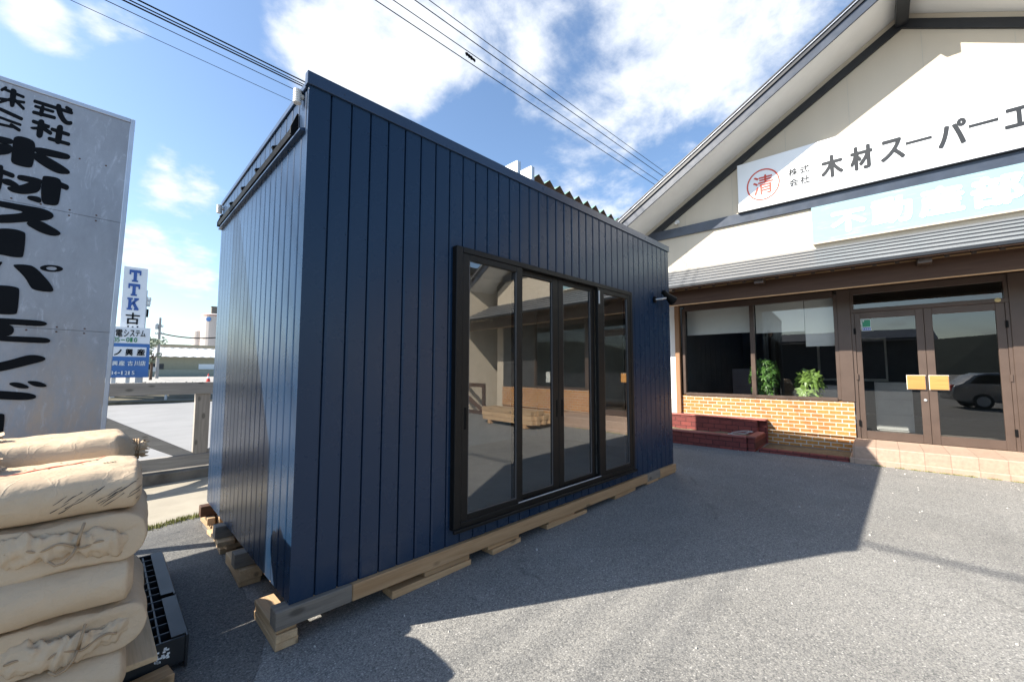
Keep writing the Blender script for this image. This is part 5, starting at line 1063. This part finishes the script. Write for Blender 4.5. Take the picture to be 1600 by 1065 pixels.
for x, y, z, lb in ((7.36, 7.2, 6.93, 'nearer white fin panel poking above the cabin roof'), (7.90, 7.2, 6.98, 'farther white fin panel beside the rusty canopy edge')):
    t = thing('fin_panel', lb, 'panel', (x, y, .13), 0, 'white fin panels'); MB().box(0, .09, 0, .9, 2.5, z - .13).build('panel', M['sign_white'], t, bevel=.004); MB().box(.091, .125, .0, .06, 0, z - .13).build('edge_post', M['galv'], t)

# ------------------------------------------------------------------ pallet, plywood and paper sacks
pa = thing('plastic_pallet', 'black ribbed plastic pallet under the pile of paper sacks', 'pallet', (-.2, 3.28, 0))
def pb(m, x0, x1, y0, y1, z0, z1): m.box(x0 + .2, x1 + .2, y0 - 3.28, y1 - 3.28, z0, z1)
m = MB(); px0, px1, py0, py1 = -.78, .366, 2.63, 3.93
for a, b in ((px1 - .012, px1), (px0, px0 + .012)): pb(m, a, b, py0, py0 + .50, .0, .15); pb(m, a, b, py0 + .53, py1, 0, .15)
for a, b in ((py0, py0 + .012), (py1 - .012, py1)): pb(m, px0 + .013, px1 - .013, a, b, 0.03, .15)
for k in range(1, 14): y = py0 + k * .1; pb(m, px0 + .013, px1 - .013, y - .005, y + .005, .05, .146)
for k in range(1, 12): x = px0 + k * .104; pb(m, x - .005, x + .005, py0 + .013, py1 - .013, .055, .1445)
m.build('deck', M['plastic_black'], pa, bevel=.002)
m = MB()
for x in (-.72, -.24, .24):
    for y in (2.72, 3.22, 3.74): pb(m, x - .05, x + .10, y - .06, y + .1, .004, .05)
m.build('feet', M['plastic_black'], pa, bevel=.004)
m = MB(); pb(m, .30, .355, 2.645, 3.12, .151, .156); pb(m, .30, .355, 3.17, 3.92, .151, .156); 
m.build('edge_strip', M['plastic_black'], pa)
m = MB()
for k in range(24):
    a = random.random() * 6.28; r_ = random.uniform(.01, .035); pb(m, .26 + math.cos(a) * r_ - .006, .26 + math.cos(a) * r_ + .005, 2.6285, 2.6295, .09 + math.sin(a) * r_, .09 + math.sin(a) * r_ + .008)
m.build('paint_scuff', M['sign_white'], pa)
block('plywood_sheet', 'plywood offcut lying on the black pallet under the sacks', 'plywood', -.75, .232, 2.47, 3.06, .157, .181, M['ply'], 1)
block('packing_block', 'wood scrap on the asphalt under the near edge of the black pallet', 'wood block', .05, .30, 2.50, 2.60, .0, .05, M['pale_wood_x'], 10, GP)

def rn(p, s, k=0): return noise.noise(Vector(p) * s + Vector((k, k * 1.7, k * .3)))
from mathutils.bvhtree import BVHTree
def sack_sim(seed, right, left='box', L=.82, W=.46, T=.178, nx=58, na=72, frames=30, press=5.0):
    """a paper tube filled and squeezed flat between its neighbours; the ends are boxed, tied or rolled shut"""
    P = []; REST = []; pin = []; per = 2 * (W - T) + math.pi * T
    def stadium(s, w, t):
        r = t / 2; st = w - t; p = 2 * st + math.pi * t; d = (s % 1) * p
        if d < st: return (-st / 2 + d, -r)
        d -= st
        if d < math.pi * r: a = -math.pi / 2 + d / r; return (st / 2 + r * math.cos(a), r * math.sin(a))
        d -= math.pi * r
        if d < st: return (st / 2 - d, r)
        a = math.pi / 2 + (d - st) / r; return (-st / 2 + r * math.cos(a), r * math.sin(a))
    ZONE = {'box': .075, 'tied': .17, 'roll': .105}
    def endshape(kind, s):      # cross-section of the closed end and how far the cap is drawn in
        y, z = stadium(s, W, T)
        if kind == 'box': return y * .80, z * .42 + .006 * math.sin(s * 31 + seed), .050
        if kind == 'tied': a = math.atan2(z / T, y / W); k = .034 + .010 * math.sin(s * 2 * math.pi * 9); return math.cos(a) * k, math.sin(a) * k, .075
        return y * .66 + .014 * math.sin(s * 40 + seed), (.012 if z > 0 else -.012) + .012 * math.sin(y * 60 + seed) + .005 * math.sin(y * 150), .105
    for i in range(nx + 1):
        x = -L / 2 + L * i / nx
        for j in range(na):
            s = j / na; y, z = stadium(s, W, T); REST.append((x, y, z))
            e = 0; kind = None
            for kd, sg_ in ((right, 1), (left, -1)):
                t = (x * sg_ - (L / 2 - ZONE[kd])) / ZONE[kd]
                if t > 0: e = t; kind = kd; sg = sg_
            x2 = x
            if kind:
                ey, ez, dx = endshape(kind, s); e2 = e ** 1.4 if kind != 'tied' else e * e * (3 - 2 * e)
                y, z, x2 = y + (ey - y) * e2, z + (ez - z) * e2, x - sg * dx * e
            q = .006 * noise.noise((x * 9 + seed * 5, y * 9, z * 9)); P.append((x2, y * (1 + q), z + q))
    for j in range(na):
        pin += [j, nx * na + j]
    fs = [(i * na + j, i * na + (j + 1) % na, (i + 1) * na + (j + 1) % na, (i + 1) * na + j) for i in range(nx) for j in range(na)]
    me = bpy.data.meshes.new('sim'); me.from_pydata(P, [], fs); o = bpy.data.objects.new('sim', me); col.objects.link(o)
    o.shape_key_add(name='Basis'); k = o.shape_key_add(name='rest')
    for i, p in enumerate(REST): k.data[i].co = p
    vg = o.vertex_groups.new(name='pin'); vg.add(pin, 1.0, 'REPLACE')
    planes = []
    for s in (1, -1):
        g = 10; pv = [(-.7 + 1.4 * i / g, -.45 + .9 * j / g, s * (T / 2 + .002) + .012 * noise.noise((i * .5 + seed, j * .5, s * 3))) for j in range(g + 1) for i in range(g + 1)]
        pf = [(j * (g + 1) + i, j * (g + 1) + i + 1, (j + 1) * (g + 1) + i + 1, (j + 1) * (g + 1) + i) for j in range(g) for i in range(g)]
        pm = bpy.data.meshes.new('press'); pm.from_pydata(pv, [], [f if s < 0 else f[::-1] for f in pf]); p = bpy.data.objects.new('press', pm); col.objects.link(p); p.modifiers.new('c', 'COLLISION'); p.collision.thickness_outer = .003; planes.append(p)
    m = o.modifiers.new('cloth', 'CLOTH'); st = m.settings
    st.quality = 6; st.mass = .15; st.tension_stiffness = 80; st.compression_stiffness = 80; st.shear_stiffness = 50; st.bending_stiffness = .7
    st.tension_damping = 8; st.compression_damping = 8; st.shear_damping = 8; st.bending_damping = 1; st.air_damping = 4
    st.use_pressure = True; st.uniform_pressure_force = press; st.effector_weights.gravity = 0; st.vertex_group_mass = 'pin'; st.rest_shape_key = k
    m.collision_settings.use_collision = True; m.collision_settings.distance_min = .003; m.collision_settings.use_self_collision = False
    m.point_cache.frame_start = 1; m.point_cache.frame_end = frames
    for f in range(1, frames + 1): scene.frame_set(f)
    ev = o.evaluated_get(bpy.context.evaluated_depsgraph_get()); r = [v.co.copy() for v in ev.data.vertices]
    for p in planes + [o]: bpy.data.objects.remove(p)
    scene.frame_set(1)
    return r, fs + [tuple(range(na)), tuple(range((nx + 1) * na - 1, nx * na - 1, -1))], na

PROTO = {'tied': sack_sim(1, 'tied', frames=26, press=6.5), 'box': sack_sim(2, 'box', frames=24, press=6.5), 'roll': sack_sim(3, 'roll', frames=28, press=6.5)}
GS = 'brown paper sacks piled on the pallet'
def put_sack(kind, lb, x, y, z, rz=0, seed=0, sx=1, sz=1, flip=False, ry=0):
    vs, fs, na = PROTO[kind]; k = seed * 7.3; V = []
    for v in vs:
        p = Vector((v.x * sx, -v.y if flip else v.y, v.z * sz)); d = .010 * rn(p, 3.6, k); q = Vector((p.x * .8, p.y * 1.2, p.z * 1.2)) * 10 + Vector((k, 1, 0)) + Vector((1, 1, 1)) * .5 * rn(p, 7, k)
        w = noise.voronoi(q)[0]; e_ = max(0, abs(p.x) - .12) / .28; d += (.007 + .008 * e_) * (w[0] - .45) - (.003 + .003 * e_) * max(0, 1 - (w[1] - w[0]) / .14); w = noise.voronoi(Vector((p.x * .5, p.y * 1.6, p.z * 1.6)) * 16 + Vector((k, 3, 1)) + Vector((1, 1, 1)) * .6 * rn(p, 9, k + 2))[0]; d += e_ * (.007 * (w[0] - .4) - .004 * max(0, 1 - (w[1] - w[0]) / .16))
        n_ = Vector((0, p.y * .3, p.z)).normalized() if abs(p.z) > 1e-4 else Vector((0, 1, 0)); p += n_ * d; p.z -= .010 * max(0, abs(p.x) - .25) / .15; V.append(Vector((p.x * math.cos(R(ry)) + p.z * math.sin(R(ry)), p.y, -p.x * math.sin(R(ry)) + p.z * math.cos(R(ry)) + .089)))
    t = thing('paper_sack', lb, 'sack', (x, y, z - .089), R(rz), GS); mb = MB(); mb.add(V, fs); o = mb.build('bag', M['kraft'], t, smooth=True); md = o.modifiers.new('smooth', 'SUBSURF'); md.levels = md.render_levels = 1
    bv = BVHTree.FromPolygons(V, fs)
    if kind == 'tied':
        i0 = len(vs) // na - 3; ring = [V[i0 * na + j] for j in range(0, na, 3)]; c = sum(ring, Vector()) / len(ring); m = MB()
        for q in (0, .011, -.009): m.tube([c + (p - c) * 1.12 + Vector((q, 0, 0)) for p in ring + ring[:1]], .0048, 6)
        m.build('tie_cord', M['cord'], t, smooth=True)
        # paper frill beyond the tie
        m = MB(); N = 54; S = [(-.012, .036), (.010, .037), (.026, .045), (.040, .052)]
        m.add([c + Vector((dx + .012 * noise.noise((j * .9, seed, dx * 30)) * i, math.cos(2 * math.pi * j / N) * r_ * 1.05 * (1 + .15 * math.sin(j * 2 * math.pi * 9 / N + i * .5) + .10 * noise.noise((j * .5, i, seed))), math.sin(2 * math.pi * j / N) * r_ * .8 * (1 + .15 * math.sin(j * 2 * math.pi * 9 / N + i * .5) + .10 * noise.noise((j * .4, i + 4, seed))))) for i, (dx, r_) in enumerate(S) for j in range(N)], [(i * N + j, i * N + (j + 1) % N, (i + 1) * N + (j + 1) % N, (i + 1) * N + j) for i in range(3) for j in range(N)])
        m.build('frill', M['kraft'], t, smooth=True)
    if kind == 'roll':
        i0 = len(vs) // na - 1; ring = [V[i0 * na + j] for j in range(na)]; c = sum(ring, Vector()) / len(ring); m = MB(); N, Mm = 72, 28; P = []
        for i in range(N + 1):
            u = i / N; e = abs(u - .5) * 2; yy = (u - .5) * .37; pinch = .55 + .6 * abs(math.sin(u * 4.3 + seed)) ** .7; k_ = .040 * pinch * (1 - .7 * max(0, e - .8) / .2); xx = c.x + .016 - .03 * e * e; zz_ = c.z + .022 * math.sin(u * 3.3 + seed)
            for j in range(Mm):
                a = 2 * math.pi * j / Mm; f_ = 1 + .35 * math.sin(a * 4 + u * 6 + seed) * noise.noise((u * 6, a, seed)) + .40 * noise.noise((u * 16, math.cos(a) * 1.6, math.sin(a) * 1.6 + seed * 3)) + .07 * math.sin(u * 70 + 3 * math.sin(a + seed) + 4 * noise.noise((u * 8, 1, seed)))
                P.append((xx + math.cos(a) * k_ * .55 * f_, yy + .008 * noise.noise((u * 9, a, 3)), zz_ + math.sin(a) * k_ * 1.2 * f_))
        m.add(P, [(i * Mm + j, i * Mm + (j + 1) % Mm, (i + 1) * Mm + (j + 1) % Mm, (i + 1) * Mm + j) for i in range(N) for j in range(Mm)] + [tuple(range(Mm - 1, -1, -1)), tuple(N * Mm + j for j in range(Mm))]); m.build('rolled_mouth', M['kraft'], t, smooth=True)
        m = MB(); Q = lambda u, dx, dz: (c.x + .036 - .03 * (2 * abs(u - .5)) ** 2 + dx, (u - .5) * .37, c.z + .022 * math.sin(u * 3.3 + seed) + dz)
        m.tube([Q(.12 + .76 * k / 30, .003 * math.sin(k * 1.3), .010 * math.sin(k * .55)) for k in range(31)], .004, 6)
        m.tube([Q(.60, 0, 0), Q(.615, .02, .04), Q(.64, .012, .085)], .006, 6, .0045); m.tube([Q(.60, 0, 0), Q(.57, .018, -.03), Q(.52, .012, -.055), Q(.46, .016, -.06), Q(.41, .008, -.045)], .0045, 6); m.build('tie_cord', M['cord'], t, smooth=True)
    return t, bv
def mark(t, bv, pts, w, m, name='printed_mark', side=None):
    """thin printed line laid on the sack: points on its top (x, y), or on its long face (x, z)"""
    vs = []; n = len(pts)
    for i, (a, b) in enumerate(pts):
        p0, p1 = pts[max(0, i - 1)], pts[min(n - 1, i + 1)]; d = Vector((p1[0] - p0[0], p1[1] - p0[1])); d = d.normalized() if d.length else Vector((1, 0)); ww = w[i] if isinstance(w, list) else w; L_ = []
        for sgn in (-1, 1):
            x, y = a - d.y * ww * sgn, b + d.x * ww * sgn
            h = bv.ray_cast(Vector((x, -.5, y)), Vector((0, 1, 0))) if side else bv.ray_cast(Vector((x, y, .6)), Vector((0, 0, -1)))
            if h[0] is None: break
            L_.append(h[0] + h[1] * (.0022 if h[1].dot(Vector((0, -1, 0) if side else (0, 0, 1))) > 0 else -.0022))
        if len(L_) == 2: vs += L_
    if len(vs) < 4: return
    mb = MB(); mb.add(vs, [(2 * i, 2 * i + 1, 2 * i + 3, 2 * i + 2) for i in range(len(vs) // 2 - 1)]); mb.build(name, m, t, recalc=False)
M['scuff'] = paint('scuff_ink', (.07, .06, .05), .8)
rr_ = random.Random(3)
# layers lie crosswise: lengthwise sacks, then sacks with their rolled mouths facing out
put_sack('box', 'lowest sack at the front of the pile, lying on the plywood', -.235, 2.50, .268, 1, 1)
put_sack('box', 'lowest sack of the second row, behind the front one', -.22, 2.97, .268, -1, 2, flip=True)
put_sack('roll', 'sack with rolled and corded mouth facing out, second layer from the bottom', -.045, 2.61, .442, -91, 3)
put_sack('roll', 'left hand neighbour of the lower corded sack, at the picture edge', -.52, 2.62, .442, -89, 4, flip=True)
put_sack('box', 'plain sack lying lengthwise in the middle layer at the front', -.225, 2.49, .617, -1.5, 5, flip=True)
put_sack('box', 'plain middle layer sack of the second row', -.215, 2.96, .617, 1, 6)
put_sack('roll', 'plump sack with a cord looped round its rolled mouth, under the red printed one', -.055, 2.60, .792, -93, 7, sz=1.06, flip=True)
put_sack('roll', 'left hand neighbour of the upper corded sack, at the picture edge', -.54, 2.61, .792, -88, 8)
t, bv = put_sack('box', 'top front sack with red arc printing and dark scuffs toward its square end', -.215, 2.50, .970, -1.5, 9)
pts = [(-.36 + .56 * k / 40, -.115 + .20 * (k / 40) ** 2.2) for k in range(41)] + [(.20 + .035 * math.sin(k / 9 * 1.5), .085 + .06 * k / 9) for k in range(1, 10)]
mark(t, bv, pts, [.0022 + .006 * max(0, math.sin((k - 24) / 20 * 3.14)) if k > 24 else .0022 for k in range(len(pts))], M['red_ink'], 'red_arc')
for k in range(26): a = -.34 + k * .022; b_ = .02 + rr_.uniform(-.07, .10); mark(t, bv, [(a, b_), (a + .007, b_ + rr_.uniform(-.004, .004))], .0028, M['ink'])
for k in range(5):
    for j in range(4):
        if (k * 2 + j * 3) % 4 < 2: mark(t, bv, [(.235 + k * .008, -.055 + j * .008), (.242 + k * .008, -.055 + j * .008)], .0032, M['ink'])
for k in range(16):
    a0 = .06 + k * .019 + rr_.uniform(-.01, .01); n0 = rr_.randint(0, 5); n1 = rr_.randint(6, 13); c_ = rr_.uniform(.8, 1.2); pts = [(a0 + .14 * q / 12, .04 + .10 * c_ * q / 12 + .005 * noise.noise((q * .5, k, 1))) for q in range(n0, n1)]; mark(t, bv, [p for p in pts if p[0] < .385], [.0011 * rr_.uniform(.2, 1.6) for _ in pts], M['scuff'], 'scuff_mark', side=True)
for i, z in enumerate((.268, .443, .618)):
    put_sack('box', ('lowest sack of the hidden third row at the back of the pallet', 'middle sack of the hidden third row at the back of the pallet', 'upper sack of the third row behind the other sacks')[i], -.22, 3.46, z, (2, -2, 1)[i], 12 + i, flip=bool(i % 2))
t, bv = put_sack('tied', 'topmost rear sack with a bunched tied right end, below the big sign', -.185, 2.99, 1.03, -2, 16, 1.02, 1.12, ry=-1)
mark(t, bv, [(-.33 + .5 * k / 30, -.10 + .13 * (k / 30) ** 2) for k in range(31)], .0016, M['red_ink'], 'red_arc')
for k in range(18): a = -.16 + k * .018; b_ = .01 + rr_.uniform(-.03, .05); mark(t, bv, [(a, b_), (a + .006, b_)], .002, M['ink'])
put_sack('tied', 'sack at the left picture edge with its tied neck on the top front sack', -.60, 2.56, 1.075, -5, 17, .9, .92)
put_sack('tied', 'sack at the left picture edge lying behind the other tied neck', -.64, 2.99, 1.12, 4, 18, .9, .92, flip=True)

# ------------------------------------------------------------------ what stands around the picture and shows in the glass
ts = thing('timber_stack', 'stack of sawn square timbers on cross pieces in front of the shop', 'timber stack', (7.35, -2.25, .13), R(4))
for y in (-.7, .7): m = MB(); m.box(-.45, .45, y - .05, y + .05, 0, .09); m.build('cross_piece', M['pale_wood_x'], ts)
zc = .09
for lay in range(3):
    n = 8 if lay < 2 else 4
    for k in range(n):
        m = MB(); a = -.44 + k * .11; sh = random.uniform(-.06, .06); m.box(a, a + .103, -.98 + sh, .95 + sh, zc, zc + .1); m.build('timber', M['pale_wood_y'], ts, bevel=.003)
    zc += .105
wg = fthing('annex_building', 'beige annex wing beside the shop with a dark doorway', 'building', 5.8, 1.9, .1); o = (5.8, 1.9, .1)
f = FB_(o); f.b(6.2, 13, -6, 1.9, .1, 4.6); f.build('wall', M['cream'], wg)
f = FB_(o); f.b(6.0, 13.3, -6.2, 2.6, 4.6, 4.75); f.build('roof', M['dark_trim'], wg)
f = FB_(o); f.b(6.9, 9.2, 1.9, 1.93, .1, 3.0); f.build('doorway', M['dark_shed'], wg)
f = FB_(o); f.b(6.8, 9.4, 1.9, 2.7, 3.1, 3.18); f.build('door_hood', M['roof_metal'], wg)
f = FB_(); f.b(3.95, 5.3, .3, .42, .13, 1.0)
gt = fthing('timber_gate', 'brown cross braced timber gate leaning by the shop wall', 'gate', 5.2, .9, .13); o = (5.2, .9, .13)
f = FB_(o); f.b(5.2, 6.8, .9, .96, .95, 1.07); f.b(5.2, 6.8, .9, .96, .13, .25); f.b(5.2, 5.31, .9, .96, .251, .949); f.b(6.69, 6.8, .9, .96, .251, .949); f.build('frame', M['brown_wood'], gt)
f = FB_(o); f.poly([(5.311, .251), (5.42, .251), (6.689, .85), (6.689, .949), (6.6, .949), (5.311, .33)], .905, .945); f.build('brace', M['brown_wood'], gt)
# parked car behind the camera
car = thing('parked_car', 'silver estate car parked across the lot, seen reflected in the shop doors', 'car', (-8.2, -4.8, -.08), R(-96))
prof = [(-2.15, .35), (-2.2, .6), (-2.15, .92), (-1.9, 1.02), (-1.55, 1.36), (-1.2, 1.46), (.3, 1.47), (.75, 1.32), (1.25, 1.0), (1.95, .86), (2.2, .68), (2.22, .4), (2.1, .3), (1.75, .28), (-1.8, .28)]
m = MB(); m.prism(prof, lambda q, t: (q[0], t, q[1]), -.84, .84); m.build('body', M['silver_car'], car, bevel=.06, seg=3, smooth=True)
win = [(-1.7, 1.03), (-1.45, 1.33), (-1.2, 1.39), (.25, 1.40), (.65, 1.27), (1.05, 1.03)]
for s_ in (-1, 1):
    m = MB(); m.prism(win, lambda q, t: (q[0], t, q[1]), s_ * .842, s_ * .848); m.build('side_window', M['black_frame'], car)
    for x in (-1.35, 1.35):
        m = MB(); m.lathe([(.0, -.1), (.2, -.1), (.31, -.09), (.32, 0), (.31, .09), (.2, .1), (.0, .1)], 22, (x, s_ * .76, .32), (0, 1, 0)); w = m.build('wheel', M['tyre'], car, smooth=True)
        m = MB(); m.lathe([(.0, .0), (.19, 0), (.20, .02), (.0, .03)], 16, (x, s_ * .862, .32), (0, s_, 0)); m.build('rim', M['galv'], w)
    m = MB(); m.box(-2.19, -2.08, s_ * .55 - .12, s_ * .55 + .12, .72, .98); m.build('tail_light', M['red_cone'], car, bevel=.02)
ds = thing('dark_shed', 'long dark shed across the lot behind the camera', 'shed', (-34, -10, -.08), R(3))
MB().box(-4, 4, 4.5, 26, 0, 4.4).build('wall', M['dark_shed'], ds); m = MB(); m.prism([(-4.5, 4.15), (4.5, 4.15), (0, 5.4)], lambda q, t: (q[0], t, q[1]), 4.2, 26.3); m.build('roof', M['dark_trim'], ds)
mb = MB(); vs = []; n = 60
for i in range(n + 1):
    a = R(120 + 240 * i / n); rr = 260; h = 9 + 14 * (noise.noise((i * .17, 2.2, 0)) + .5) + 3 * noise.noise((i * .9, 0, 1)); vs += [(math.cos(a) * rr, math.sin(a) * rr, -1), (math.cos(a) * (rr + 30), math.sin(a) * (rr + 30), max(4, h))]
mb.add(vs, [(2 * i, 2 * i + 2, 2 * i + 3, 2 * i + 1) for i in range(n)]); tag(mb.build('hills', M['hill'], recalc=False), kind='structure')
